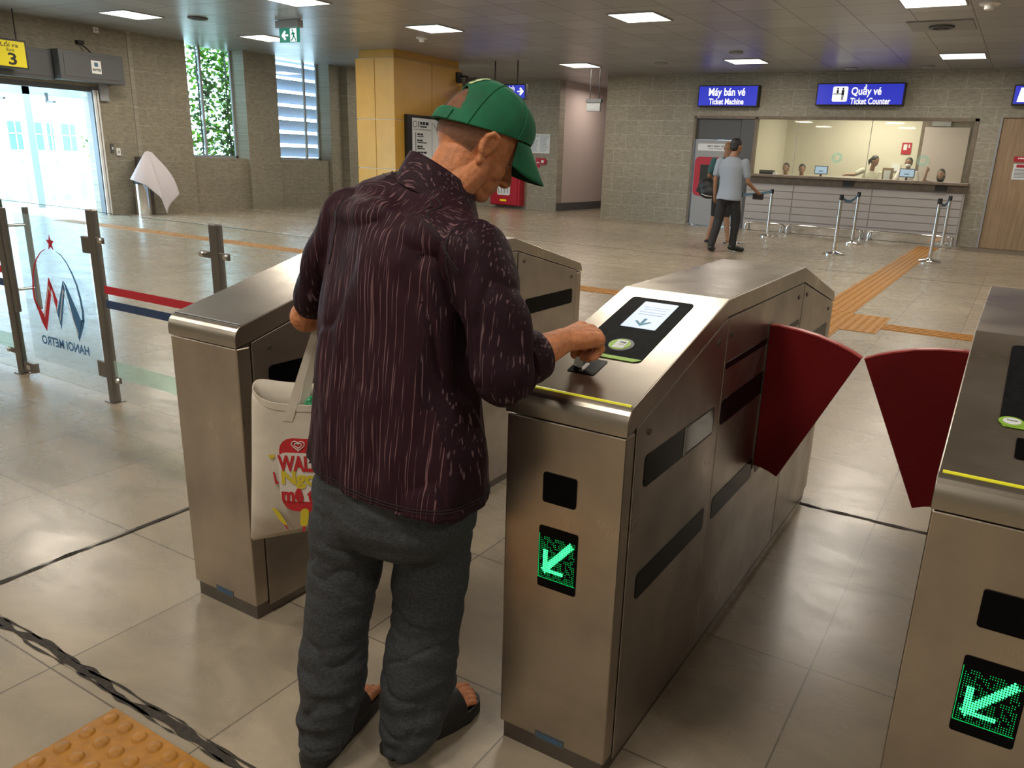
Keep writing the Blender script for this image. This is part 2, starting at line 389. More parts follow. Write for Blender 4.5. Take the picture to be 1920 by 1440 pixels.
struct(MB().box(XL-.5, XR, YB-.3, YB, 0, H).build('wall_front', M['wall_x']))
struct(MB().box(XL, XL+.012, 8.50, 8.58, 0, H).build('trim_1', M['wall_x']))
# lamps in the ceiling
LAMPNAMES = {(-8.6, 7.3): 'square ceiling panel light cut by the top edge above the green exit sign', (-12.5, 7.3): 'square ceiling panel light nearest the exit door, above the dust sheet',
 (-12.35, 9.95): 'square ceiling panel light partly hidden by the green exit sign', (-8.2, 9.95): 'square ceiling panel light in front of the gold column',
 (-4.4, 9.95): 'large square ceiling panel light at the top centre of the photo', (-.5, 9.95): 'ceiling panel light cut by the top edge on the right',
 (-12.35, 15.1): 'small ceiling panel light peeking out behind the gold column', (-8.2, 15.1): 'ceiling panel light in front of the corridor opening',
 (-4.4, 15.1): 'ceiling panel light in front of the ticket machine sign', (-.5, 15.1): 'ceiling panel light in front of the ticket counter sign, furthest right'}
for x, y in PANELS:
    if y < 6 or (y < 8 and x > -6): lb = 'square ceiling panel light out of view above the ticket gates'
    else: lb = LAMPNAMES.get((x, y), 'ceiling panel light beyond the right edge of the view')
    t = thing('ceiling_light', lb, 'ceiling light', (x, y, H), 'square panel lights in the ceiling')
    MB().box(x-.35, x+.35, y-.35, y+.35, H-.012, H-.001).build('diffuser', M['lamp'], t)
    MB().box(x-.37, x+.37, y-.37, y-.35, H-.016, H).box(x-.37, x+.37, y+.35, y+.37, H-.016, H).box(x-.37, x-.35, y-.35, y+.35, H-.016, H).box(x+.35, x+.37, y-.35, y+.35, H-.016, H).build('frame', M['gray'], t)
# ceiling fittings
for x, y, r, lb, mt in [(-11.58, 7.89, .16, 'round dark ceiling speaker near the exit door', 'dkgray'), (-9.12, 10.73, .1, 'white smoke detector beside the panel light before the gold column', 'white'),
        (.10, 10.30, .12, 'white smoke detector cut by the top right corner', 'white'), (-4.21, 13.84, .13, 'round detector on the ceiling beside the light before the ticket machine', 'gray'),
        (-6.23, 15.07, .14, 'flat round ceiling speaker between the corridor and the ticket machine', 'gray'), (-2.66, 16.54, .12, 'small round ceiling fitting just above the ticket counter sign', 'gray'), (-1.21, 16.54, .12, 'small round ceiling fitting right of the ticket counter sign', 'gray')]:
    t = thing('ceiling_fitting', lb, 'ceiling fitting', (x, y, H))
    MB().lathe((x, y, 0), [(r, H), (r, H-.02), (r*.85, H-.03)]).build('flange', M[mt], t, smooth=True)
    MB().lathe((x, y, 0), [(r*.5, H-.03), (r*.45, H-.075), (r*.2, H-.085)] if mt == 'white' else [(r*.6, H-.03), (r*.55, H-.035), (r*.2, H-.036)]).build('core', M['matblack' if mt == 'dkgray' else mt], t, smooth=True)
t = thing('air_vent', 'square ceiling vent with round diffuser above the right of the hall', 'air vent', (-.56, 11.8, H))
MB().box(-.98, -.14, 11.4, 12.2, H-.014, H-.001).build('plate', M['gray'], t)
MB().lathe((-.56, 11.8, 0), [(.17, H-.014), (.17, H-.04), (.12, H-.045), (.11, H-.02), (.06, H-.02), (.05, H-.05), (.01, H-.05)]).build('diffuser', M['dkgray'], t, smooth=True)

# ------------------------------------------------ exit door, header, outside
d = MB(); d.box(XL-.12, XL-.02, 1.6, 1.72, 0, 2.36).box(XL-.12, XL+.02, 7.68, 7.80, 0, 2.36).box(XL-.12, XL-.02, 1.6, 7.8, 2.27, 2.36)
struct(d.build('door_1', M['dkgray']))
d = MB(); d.box(XL-.01, XL+.05, 7.70, 7.745, 0, 2.3).box(XL+.0, XL+.05, 7.765, 7.795, 0, 2.3)
struct(d.build('trim_2', M['white']))
t = thing('door_operator', 'dark grey roller door housing behind the yellow exit sign', 'door housing', (XL, 5.8, 2.4))
MB().box(XL, XL+.22, 4.4, 6.93, 2.40, 2.90).build('housing', M['dkgray'], t, bevel=.006)
MB().box(XL+.221, XL+.228, 4.5, 6.86, 2.45, 2.85).build('cover_panel', M['dkgray'], t, bevel=.003)
t = thing('air_curtain', 'dark grey air curtain box with a small white sticker above the exit', 'air curtain', (XL, 7.7, 2.4))
MB().box(XL, XL+.42, 6.94, 8.12, 2.42, 2.92).build('housing', M['dkgray'], t, bevel=.008)
MB().box(XL+.42, XL+.428, 7.02, 8.05, 2.48, 2.86).build('cover_panel', M['dkgray'], t, bevel=.003)
s_ = MB().box(XL+.43, XL+.434, 7.50, 7.68, 2.57, 2.79).build('sticker', M['white'], t)
MB().box(XL+.434, XL+.436, 7.555, 7.625, 2.69, 2.76).build('emblem', M['ext_glass'], s_)
text('aurea', 'lettering', M['ink'], s_, (XL+.435, 7.59, 2.635), (0, 1, 0), (0, 0, 1), w=.15, h=.045, bold=.02)
MB().tube([(XL+.05, 7.55, 3.1), (XL+.15, 7.60, 3.02), (XL+.25, 7.64, 2.92)], .012).box(XL, XL+.1, 7.5, 7.62, 3.08, 3.14).build('bracket', M['matblack'], t)
tag(MB().box(XL, XL+.07, 7.82, 7.99, 2.12, 2.42).build('junction_box', M['gray'], bevel=.005, loc=(XL, 7.9, 2.0)), 'grey metal box on the wall at the top right of the exit frame', 'junction box')
t = thing('exit_sign', 'yellow square sign with black 3 hanging over the exit', 'sign', (XL+.45, 6.2, 2.5))
MB().box(XL+.44, XL+.50, 5.72, 6.38, 2.50, 2.96).build('case', M['matblack'], t, bevel=.004)
MB().box(XL+.50, XL+.504, 5.76, 6.35, 2.53, 2.93).build('face', M['sign_yellow'], t)
text('Lối ra', 'lettering', M['ink'], t, (XL+.505, 6.11, 2.875), (0, 1, 0), (0, 0, 1), h=.085, w=.27, bold=.01)
text('Exit', 'lettering', M['ink'], t, (XL+.505, 6.12, 2.79), (0, 1, 0), (0, 0, 1), h=.05, w=.12, bold=.005)
text('3', 'lettering', M['ink'], t, (XL+.505, 6.13, 2.65), (0, 1, 0), (0, 0, 1), h=.19, w=.13, bold=.02)
MB().tube([(XL+.47, 5.9, 2.96), (XL+.47, 5.9, H)], .01).tube([(XL+.47, 6.25, 2.96), (XL+.47, 6.25, H)], .01).build('hanger', M['matblack'], t)
for y0, z0, w_, h_, lb, mt in [(7.93, 1.38, .06, .17, 'small dark key switch beside the exit frame', 'dkgray'), (8.04, 1.33, .08, .14, 'white light switch plate beside the exit frame', 'white'), (7.86, 3.52, .10, .10, 'small white box on the wall high above the air curtain', 'white')]:
    t = thing('wall_switch', lb, 'switch', (XL, y0, z0))
    MB().box(XL, XL+.025, y0, y0+w_, z0-.2, z0-.2+h_).build('plate', M[mt], t, bevel=.003)
    MB().box(XL+.025, XL+.032, y0+w_*.3, y0+w_*.7, z0-.2+h_*.35, z0-.2+h_*.65).build('button', M['white' if mt != 'white' else 'gray'], t)

# outside: canopy, low wall, white building, tree
struct(MB().box(-40, XL-.5, -6, 30, -.31, -.3).build('ground_outside', M['concrete']))
tag(MB().box(-19.3, -19.0, 2, 14, 0, .62).build('parapet', M['concrete'], loc=(-19, 8, 0)), 'weathered concrete parapet outside the exit', 'parapet')
t = thing('canopy', 'pale blue steel canopy with glass roof outside the exit', 'canopy', (-17, 8, 0))
for y in (7.62, 9.35): MB().box(-17.05, -16.9, y, y+.14, 0, 2.5).build('post', M['ext_frame'], t)
MB().box(-17.06, -16.9, 3, 9.6, 2.24, 2.42).build('beam', M['ext_frame'], t)
for y in (6.6, 7.6, 8.5): MB().prism([(-17, y, 2.42), (-14.95, y, 2.95), (-14.95, y, 3.05), (-17, y, 2.5)], (0, .06, 0)).build('rafter', M['ext_frame'], t)
for y in (7.1, 8.05, 9.0): MB().box(-16.9, -16.6, y, y+.05, 2.1, 2.14).box(-16.9, -16.86, y, y+.05, 2.1, 2.3).build('bracket', M['dkgray'], t)
t = thing('railing', 'pale metal railing on the parapet outside the exit', 'railing', (-19.1, 8, .62))
MB().box(-19.14, -19.08, 2, 14, .88, .92).build('rail', M['ext_frame'], t)
for k in range(9): MB().box(-19.13, -19.09, 5.5+k*.75, 5.56+k*.75, .62, .9).build('post', M['ext_frame'], t)
t = thing('building', 'white building with dark blue windows seen through the exit', 'building', (-32, 14, 0))
MB().box(-36, -32, 5, 19.2, -.3, 9).build('wall', M['ext_white'], t)
MB().box(-32, -31.7, 5, 19.2, .35, .5).build('ledge', M['gray'], t)
for y0, y1 in ((14.55, 15.0), (15.15, 15.75), (15.95, 16.15), (16.5, 17.0), (12.8, 13.6)):
    w_ = MB().box(-32, -31.93, y0, y1, .95, 1.95).build('window', M['ext_glass'], t)
    MB().box(-31.93, -31.9, (y0+y1)/2-.02, (y0+y1)/2+.02, .95, 1.95).box(-31.93, -31.9, y0, y1, 1.5, 1.54).build('glazing_bar', M['ext_frame'], w_)
def leaves(n, fn, size, seed, mats, name, parent=None, up=.3):
    rnd = random.Random(seed); mb = MB()
    for i in range(n):
        p = Vector(fn(rnd)); s = size*rnd.uniform(.6, 1.3); a = Euler((rnd.uniform(-1, 1), rnd.uniform(-1, 1), rnd.uniform(0, 6.28))).to_matrix()
        q = [p+a @ Vector(v)*s for v in ((0, 0, 0), (.45, .35, .06), (1, 0, 0), (.45, -.35, .06))]
        mb.mi = rnd.randrange(len(mats)); mb.face([mb.bm.verts.new(v) for v in q])
    return mb.build(name, mats, parent)
t = thing('tree', 'bushy green tree beside the white building outside the exit', 'tree', (-27, 15.2, 0))
MB().caps((-27, 15.3, -.3), (-27, 15.3, 1.0), .09, .05).build('trunk', M['wood'], t)
leaves(900, lambda r: (-27+r.gauss(0, .35), 15.3+r.gauss(0, .28), 1.15+r.gauss(0, .36)), .16, 3, [M['leaf'], M['leaf2']], 'foliage', t)
# window bays
for k, (a, b) in enumerate(((9.76, 11.2), (12.1, 13.75))):
    g = MB(); g.box(X0+.05, X0+.10, a, a+.05, 1.13, H).box(X0+.05, X0+.10, b-.05, b, 1.13, H).box(X0+.05, X0+.10, a, b, 1.13, 1.18)
    ym = a+.62 if k == 0 else b-.45
    g.box(X0+.05, X0+.10, ym-.02, ym+.03, 1.18, H)
    w_ = struct(g.build('window_%d' % (k+1), M['gray']))
    MB().box(X0+.07, X0+.076, a+.05, b-.05, 1.18, H).build('pane', M['glass'], w_)
t = thing('climbing_ivy', 'ivy climbing on a wire trellis outside the left window', 'climbing plant', (-15.7, 10.7, 0))
tr = MB()
for k in range(11): tr.tube([(-15.62, 9.3, .9+k*.28), (-15.62, 12.1, .9+k*.28)], .008, 6)
for k in range(3): tr.tube([(-15.62, 10.0+k*.75, 0), (-15.62, 10.0+k*.75, 4)], .02, 6)
tr.build('trellis', M['dkgray'], t)
rv = random.Random(5); vines = [(9.5+rv.random()*2.6, rv.uniform(.14, .3)) for _ in range(22)]
def vine(r):
    y, w = r.choice(vines); return (-15.7+r.gauss(0, .07), min(12.2, y+r.gauss(0, w*.6)+.1*math.sin(y*9)), r.uniform(.7, 4.1))
leaves(4600, vine, .135, 7, [M['leaf'], M['leaf2']], 'foliage', t)
t = thing('window_louvres', 'white horizontal louvres outside the right window', 'louvre', (-16, 13.8, 0))
for k in range(11):
    z = .9+k*.32
    MB().prism([(-15.62, 12.45, z-.03), (-15.42, 12.45, z+.19), (-15.42, 12.45, z+.21), (-15.64, 12.45, z)], (0, 3.3, 0)).build('blade', M['louvre'], t)
MB().box(-15.7, -15.62, 14.4, 14.5, 0, 4.4).build('post', M['gray'], t)

# ------------------------------------------------ dust sheet over a bin
t = thing('waste_bin', 'steel waste bin under the white sheet by the left wall', 'bin', (-14.3, 8.35, 0))
MB().lathe((-14.3, 8.30, 0), [(.14, 0), (.14, .62), (.13, .63)]).build('drum', M['chrome'], t, smooth=True)
MB().lathe((-14.3, 8.30, 0), [(.142, .60), (.142, .72), (.10, .74)]).build('lid', M['matblack'], t, smooth=True)
MB().box(-14.52, -14.42, 8.35, 8.62, 0, 1.12).build('back_frame', M['steel_dark'], t)
sh = MB(); n = 26
apex = Vector((-14.22, 8.46, 1.24))
def sheet(u, v):
    # u 0..1 sideways, v 0..1 down
    bot = [(-14.15, 7.98, .70), (-14.0, 8.22, .58), (-13.93, 8.46, .36), (-13.97, 8.56, .03), (-14.05, 8.73, .20), (-14.1, 8.98, .42), (-14.25, 8.9, .5)]
    f = u*(len(bot)-1); i = min(int(f), len(bot)-2); p = Vector(bot[i]).lerp(Vector(bot[i+1]), f-i)
    top = apex+Vector((0, (u-.45)*.16, -.05*abs(u-.4)))
    q = top.lerp(p, v); q.x += .07*math.sin(PI*v)+.025*math.sin(u*17)*v
    q.y += (.06 if u > .6 else -.05*(1-u))*math.sin(PI*v)
    return q
g = [[sh.bm.verts.new(sheet(i/n, j/n)) for i in range(n+1)] for j in range(n+1)]
for j in range(n):
    for i in range(n): sh.face([g[j][i], g[j][i+1], g[j+1][i+1], g[j+1][i]])
o = tag(sh.build('dust_sheet', M['cloth_white'], smooth=True, angle=80, loc=(-14.1, 8.5, 0)), 'white dust sheet draped over the bin by the left wall', 'sheet')
o.modifiers.new('solid', 'SOLIDIFY').thickness = .006

# ------------------------------------------------ gold column with map
t = thing('column', 'gold panelled square column in the middle of the hall', 'column', (-11.2, 12.8, 0))
CX0, CX1, CY0, CY1 = -11.80, -10.72, 11.78, 14.1
MB().box(CX0+.06, CX1-.06, CY0+.06, CY1-.06, 3.27, H).build('collar', M['gold'], t)
MB().box(CX0+.02, CX1-.02, CY0+.02, CY1-.02, 0, 3.27).build('core', M['joint'], t)
zz = [0, .05, 1.06, 2.065, 3.27]
for a, b in ((CX0, (CX0+CX1)/2), ((CX0+CX1)/2, CX1)):
    for z0, z1 in zip(zz[:-1], zz[1:]): MB().box(a+.008, b-.008, CY0, CY0+.02, z0+.008, z1-.008).build('panel', M['gold'], t, bevel=.003)
for a, b in ((CY0, 13.0), (13.0, CY1)):
    for z0, z1 in zip(zz[:-1], zz[1:]): MB().box(CX1-.02, CX1, a+.008, b-.006, z0+.008, z1-.008).build('panel', M['gold'], t, bevel=.003)
MB().box(CX1-.045, CX1-.012, 12.992, 13.006, 2.07, 3.27).build('seam', M['joint_dk'], t)
t = thing('route_map', 'framed black and white route map on the side of the gold column', 'map', (CX1, 13, 1))
MB().box(CX1, CX1+.09, 12.07, 13.85, .75, 2.19).build('frame', M['matblack'], t, bevel=.004)
f_ = MB().box(CX1+.09, CX1+.094, 12.22, 13.78, .85, 2.13).build('sheet', M['paper'], t)
pr = MB()
xx = CX1+.095
def ln(y0, z0, y1, z1, w=.008):
    dv = Vector((0, y1-y0, z1-z0)); nn = Vector((0, -dv.z, dv.y)).normalized()*w/2
    pr.face([pr.bm.verts.new(Vector((xx, y0, z0))+nn), pr.bm.verts.new(Vector((xx, y1, z1))+nn), pr.bm.verts.new(Vector((xx, y1, z1))-nn), pr.bm.verts.new(Vector((xx, y0, z0))-nn)])
ln(12.88, 2.08, 12.88, .9, .01); ln(12.26, 1.90, 12.85, 1.90, .01); ln(12.33, 1.84, 12.33, .95, .02)
for y0, z0, y1, z1 in ((12.92, 2.05, 12.98, 1.98), (12.98, 1.98, 13.3, 1.72), (13.3, 1.72, 13.3, 1.3), (13.3, 1.72, 13.6, 1.95), (13.3, 1.3, 13.6, 1.1), (12.26, 2.06, 12.36, 2.06), (12.36, 2.06, 12.36, 1.95), (12.36, 1.95, 12.26, 1.95), (12.26, 1.95, 12.26, 2.06)): ln(y0, z0, y1, z1, .014)
ln(12.43, 2.07, 12.43, 1.94, .03)
pr.build('line_diagram', M['ink'], f_)
rv = random.Random(8)
for k in range(7):
    z = 1.80-k*.125; q = MB(); x0 = 12.38
    for j in range(rv.choice((2, 3))): w_ = rv.uniform(.07, .12); q.box(xx-.001, xx, x0, x0+w_, z-.02, z+.02); x0 += w_+.015
    q.box(xx-.001, xx, 12.38, 12.38+rv.uniform(.18, .32), z-.055, z-.035).build('print_lines', M['ink'] if k != 4 else M['logo_red'], f_)
q = MB(); q.box(xx-.001, xx, 12.48, 12.54, 2.0, 2.06).box(xx-.001, xx, 12.56, 12.64, 2.0, 2.06).box(xx-.001, xx, 12.66, 12.76, 2.0, 2.06).box(xx-.001, xx, 12.48, 12.70, 1.945, 1.975).build('print_lines', M['ink'], f_)
t = thing('security_camera', 'black security camera on an arm on the gold column', 'security camera', (CX1, 13.9, 3.05))
MB().box(CX1, CX1+.05, 13.85, 14.05, 2.98, 3.2).build('wall_mount', M['matblack'], t, bevel=.01)
MB().tube([(CX1+.05, 13.95, 3.12), (CX1+.18, 13.98, 3.12), (CX1+.24, 14.0, 3.10)], .02).build('arm', M['matblack'], t)
MB().box(CX1+.2, CX1+.52, 13.93, 14.07, 2.98, 3.09).build('camera_body', M['dkgray'], t, bevel=.02)

# ------------------------------------------------ restroom wall things
tag(MB().box(-11.34, -10.66, PY-.02, PY, 1.54, 2.05).build('notice_board', M['paper'], loc=(-11, PY, 1.54)), 'white printed notice sheet on the stone wall near the corridor', 'notice')
nb = bpy.data.objects['notice_board']; pr = MB()
rv = random.Random(2)
for c in (0, 1):
    for k in range(15):
        x0 = -11.30+c*.33; pr.box(x0, x0+rv.uniform(.18, .29), PY-.022, PY-.02, 2.0-k*.029, 2.008-k*.029)
pr.build('print_lines', M['screen_text'], nb)
t = thing('fire_alarm_sign', 'small red square sign on the wall beside the fire alarm bell', 'sign', (-11.0, PY, 1.2))
MB().box(-11.09, -10.95, PY-.012, PY, 1.16, 1.42).build('plate', M['red_paint'], t); MB().lathe((-11.02, PY-.015, 1.27), [(.04, 0), (.04, .04)]).build('symbol', M['white'], t)
t = thing('alarm_bell', 'small round dark red alarm call point on the wall', 'alarm', (-10.84, PY, 1.3))
MB().tube([(-10.83, PY, 1.33), (-10.83, PY-.07, 1.33)], .09, 20).build('housing', M['red_paint'], t, bevel=.01); MB().box(-10.88, -10.80, PY-.08, PY-.07, 1.29, 1.36).build('label_plate', M['white'], t)
t = thing('hose_cabinet', 'red fire hose cabinet with a glass window behind the man\'s chin', 'fire cabinet', (-11.9, PY, .1))
MB().box(-12.45, -11.45, PY-.26, PY, .08, 1.05).build('cabinet', M['red_paint'], t, bevel=.012)
dr = MB().box(-12.43, -11.53, PY-.285, PY-.262, .10, 1.03).build('door', M['red_paint'], t, bevel=.008)
MB().prism(rrect(-12.2, -11.76, .36, .95, .05, fn=lambda a, b: (a, PY-.289, b)), (0, .004, 0)).build('window', M['paper'], dr)
MB().prism(rrect(-12.1, -11.88, .19, .24, .02, fn=lambda a, b: (a, PY-.289, b)), (0, .004, 0)).build('sticker', M['sign_yellow'], dr)
for k in range(4): MB().cyl((-12.15+.1*k, PY-.291, .42), (-12.15+.1*k, PY-.291, .55), .012, 8).build('hose_coil', M['gray'], dr)
t = thing('corridor_sign', 'grey box sign hanging from two rods before the corridor', 'sign', (-8.0, 15.5, 2.5))
MB().box(-8.18, -7.83, 15.46, 15.54, 2.49, 2.75).build('case', M['gray'], t, bevel=.006); MB().box(-8.20, -7.81, 15.45, 15.55, 2.68, 2.755).build('top_rail', M['dkgray'], t)
for x in (-8.12, -7.89): MB().cyl((x, 15.5, 2.75), (x, 15.5, H), .012, 8).build('rod', M['matblack'], t)

# ------------------------------------------------ lit signs
def lit_sign(name, label, x0, x1, y, z0, z1, rods=()):
    t = thing(name, label, 'sign', ((x0+x1)/2, y, z0))
    MB().box(x0, x1, y, y+(.10 if rods else .2), z0, z1).build('case', M['matblack'], t, bevel=.004)
    MB().box(x0+.025, x1-.025, y-.004, y, z0+.025, z1-.025).build('face', M['sign_blue'], t)
    for x in rods: MB().cyl((x, y+.05, z1), (x, y+.05, H), .014, 8).build('rod', M['matblack'], t)
    return t
XD, ZD = (1, 0, 0), (0, 0, 1)
t = lit_sign('hanging_sign', 'blue lit sign reading Máy bán vé, Ticket Machine', -6.08, -4.66, 17.0, 2.71, 3.17)
text('Máy bán vé', 'lettering', M['sign_white'], t, (-5.39, 16.995, 3.0), XD, ZD, w=.86, h=.22, bold=.025)
text('Ticket Machine', 'lettering', M['sign_white'], t, (-5.39, 16.995, 2.82), XD, ZD, w=.82, h=.13, bold=.025)
t = lit_sign('hanging_sign', 'blue lit sign with pictogram reading Quầy vé, Ticket Counter', -3.39, -1.62, 17.0, 2.74, 3.19)
text('Quầy vé', 'lettering', M['sign_white'], t, (-2.37, 16.995, 3.03), XD, ZD, w=.60, h=.25, bold=.025)
text('Ticket Counter', 'lettering', M['sign_white'], t, (-2.27, 16.995, 2.83), XD, ZD, w=.80, h=.13, bold=.025)
pg = MB().prism(rrect(-3.05, -2.74, 2.82, 3.12, .03, fn=lambda a, b: (a, 16.99, b)), (0, .006, 0)).build('pictogram', M['sign_white'], t)
q = MB(); 
for cx in (-2.95, -2.84): q.ell((cx, 16.987, 3.075), (.018, .004, .02)); 
q.box(-2.97, -2.93, 16.986, 16.99, 2.985, 3.05).box(-2.865, -2.815, 16.986, 16.99, 2.95, 3.05).box(-2.86, -2.845, 16.986, 16.99, 2.85, 2.95).box(-2.835, -2.82, 16.986, 16.99, 2.85, 2.95).box(-3.03, -2.86, 16.986, 16.99, 2.965, 2.98)
q.build('figures', M['ink'], pg)
t = lit_sign('hanging_sign', 'blue lit sign cut by the right edge of the photo', .33, 1.6, 17.0, 2.76, 3.13)
text('1', 'lettering', M['sign_white'], t, (.50, 16.995, 2.945), (1, 0, 0), (.15, 0, 1), w=.14, h=.26, bold=.03)
t = lit_sign('hanging_sign', 'blue lit restroom sign with a right arrow behind the green cap', -10.6, -8.92, 14.0, 2.63, 2.95, rods=(-9.77, -9.17))
text('Nhà vệ sinh', 'lettering', M['sign_white'], t, (-9.52, 13.995, 2.85), XD, ZD, w=.62, h=.16, bold=.02)
q = MB(); q.box(-9.13, -9.0, 13.99, 13.995, 2.78, 2.81)
q.prism([(-9.05, 13.99, 2.88), (-8.965, 13.99, 2.795), (-9.05, 13.99, 2.71), (-9.08, 13.99, 2.74), (-9.03, 13.99, 2.795), (-9.08, 13.99, 2.85)], (0, .005, 0)); q.build('arrow', M['sign_white'], t)
t = thing('escape_sign', 'green emergency exit sign with running man under the ceiling', 'sign', (-10.15, 8.56, 3.1))
MB().box(-10.42, -9.88, 8.50, 8.62, 3.315, 3.43).build('case', M['gray'], t, bevel=.006)
f_ = MB().box(-10.38, -9.91, 8.55, 8.57, 3.095, 3.315).build('face', M['sign_green'], t)
q = MB(); q.prism([(-10.33, 8.545, 3.205), (-10.25, 8.545, 3.28), (-10.22, 8.545, 3.26), (-10.255, 8.545, 3.22), (-10.17, 8.545, 3.22), (-10.17, 8.545, 3.19), (-10.255, 8.545, 3.19), (-10.22, 8.545, 3.15), (-10.25, 8.545, 3.13)], (0, .004, 0))
q.box(-10.12, -9.97, 8.545, 8.549, 3.105, 3.305); q.build('arrow', M['sign_white'], f_)
q = MB(); q.ell((-10.06, 8.543, 3.275), (.016, .003, .017)); 
for a, b, r in [((-10.05, 3.25), (-10.03, 3.19), .016), ((-10.05, 3.24), (-10.09, 3.21), .008), ((-10.05, 3.245), (-10.0, 3.22), .008), ((-10.03, 3.19), (-10.06, 3.15), .010), ((-10.06, 3.15), (-10.10, 3.12), .009), ((-10.03, 3.19), (-10.0, 3.15), .010), ((-10.0, 3.15), (-9.985, 3.115), .009)]:
    q.tube([(a[0], 8.543, a[1]), (b[0], 8.543, b[1])], r, 6)
q.build('running_figure', M['sign_green'], f_)

# ------------------------------------------------ ticket machine recess and counter
struct(MB().box(-6.15, -5.06, WY+.05, WY+.3, 2.0, 2.50).box(-5.04, -4.72, WY+.02, WY+.3, 0, 2.50).build('wall_panel', M['dkgray']))
t = thing('ticket_machine', 'grey and red ticket machine behind the two standing men', 'ticket machine', (-5.6, WY, 0))
MB().box(-6.10, -5.05, WY, WY+.5, .02, 1.99).build('cabinet', M['gray'], t, bevel=.006)
MB().box(-6.09, -5.06, WY-.006, WY, .02, .40).build('lower_door', M['gray'], t, bevel=.004)
MB().prism(rrect(-6.08, -5.18, .70, 1.60, .12, fn=lambda a, b: (a, WY-.012, b)), (0, .012, 0)).build('front_panel', M['red_paint'], t)
MB().box(-5.93, -5.45, WY-.016, WY-.012, .95, 1.42).build('screen', M['slot_glass'], t)
MB().prism(rrect(-6.04, -5.25, 1.74, 1.90, .03, fn=lambda a, b: (a, WY-.008, b)), (0, .008, 0)).build('header_plate', M['paper'], t)
text('MÁY BÁN VÉ', 'lettering', M['ink'], t, (-5.6, WY-.010, 1.85), XD, ZD, w=.40, h=.05, bold=.02)
text('TICKET MACHINE', 'lettering', M['ink'], t, (-5.6, WY-.010, 1.785), XD, ZD, w=.34, h=.03)
MB().box(-5.98, -5.82, WY-.014, WY-.012, .78, .88).build('coin_slot', M['matblack'], t)
struct(MB().box(-4.72, -.19, 20.0, 20.2, 0, 2.9).box(-4.9, -4.72, WY+.3, 20.2, 0, 2.9).box(-.19, -.02, WY+.3, 20.2, 0, 2.9).build('wall_booth', M['cream']))
struct(MB().box(-4.9, -.02, WY+.3, 20.2, 2.98, 3.05).build('ceiling_booth', M['white']))
t = thing('booth_lamp', 'ceiling light inside the ticket booth', 'ceiling light', (-2.4, 18.6, 2.97)); MB().box(-3.2, -1.6, 18.3, 18.9, 2.96, 2.975).build('diffuser', M['lamp'], t)
t = thing('ticket_window', 'wide glass ticket counter window with a bronze frame', 'ticket window', (-2.4, WY, 1.28))
MB().box(-4.72, -4.66, WY-.02, WY+.12, 1.24, 2.50).box(-.25, -.17, WY-.02, WY+.12, 1.24, 2.52).box(-6.17, -.17, WY-.02, WY+.12, 2.46, 2.52).build('frame', M['counter_stone'], t, bevel=.004)
MB().box(-6.19, -6.13, WY-.02, WY+.12, 0, 2.5).build('jamb', M['counter_stone'], t)
MB().box(-4.66, -.25, WY+.08, WY+.092, 1.30, 2.46).build('pane', M['booth_glass'], t)
for x in (-3.76, -2.2): MB().box(x-.004, x+.004, WY+.07, WY+.1, 1.3, 2.46).build('glass_joint', M['gray'], t)
for x in (-2.83, -1.09):
    q = MB(); 
    for k in range(24):
        a, b = 2*PI*k/24, 2*PI*(k+1)/24
        q.prism([(x+r*math.cos(c), WY+.06, 1.68+r*math.sin(c)) for r, c in ((.05, a), (.05, b), (.12, b), (.12, a))], (0, .012, 0))
    q.build('speaking_disc', M['frost'], t)
t = thing('ticket_counter', 'long ticket counter with grey slatted front and dark stone top', 'counter', (-2.4, 17, 0))
MB().box(-4.76, -.13, 16.85, 17.198, 1.21, 1.27).build('top', M['counter_stone'], t, bevel=.01)
MB().box(-4.72, -.16, 16.98, 17.198, 1.07, 1.21).build('fascia', M['counter_stone'], t)
MB().box(-4.70, -.17, 17.02, 17.198, 0, 1.07).build('carcass', M['slat'], t)
for x0, x1 in ((-4.68, -3.63), (-3.61, -1.96), (-1.94, -.20)):
    for k in range(5): MB().box(x0, x1, 17.0, 17.022, .265+k*.162, .265+k*.162+.146).build('slat', M['slat'], t, bevel=.004)
    MB().box(x0+.02, x1-.02, 17.0, 17.02, .01, .2).build('kick_plate', M['chrome'], t)
MB().box(-4.68, -.18, 17.0205, 17.0215, .24, 1.07).build('groove_backing', M['counter_stone'], t)
for x in (-2.45, -.62): MB().box(x-.12, x+.1, 16.93, 16.99, 1.09, 1.21).build('cash_tray', M['matblack'], t)
for x0, x1, w_ in ((-4.58, -3.76, 'left'), (-3.62, -2.03, 'middle'), (-1.87, -.24, 'right')):
    t = thing('bumper_rail', 'low chrome bumper rail along the foot of the counter, %s one' % w_, 'rail', ((x0+x1)/2, 16.85, 0), 'chrome rails along the counter foot')
    MB().tube([(x0, 16.85, 0), (x0, 16.85, .13), (x0+.02, 16.85, .17), (x0+.06, 16.85, .19), (x1-.06, 16.85, .19), (x1-.02, 16.85, .17), (x1, 16.85, .13), (x1, 16.85, 0)], .024).build('tube', M['chrome'], t, smooth=True)
    for x in (x0, x1): MB().lathe((x, 16.85, 0), [(.05, 0), (.05, .012), (.03, .02)]).build('foot', M['chrome'], t)
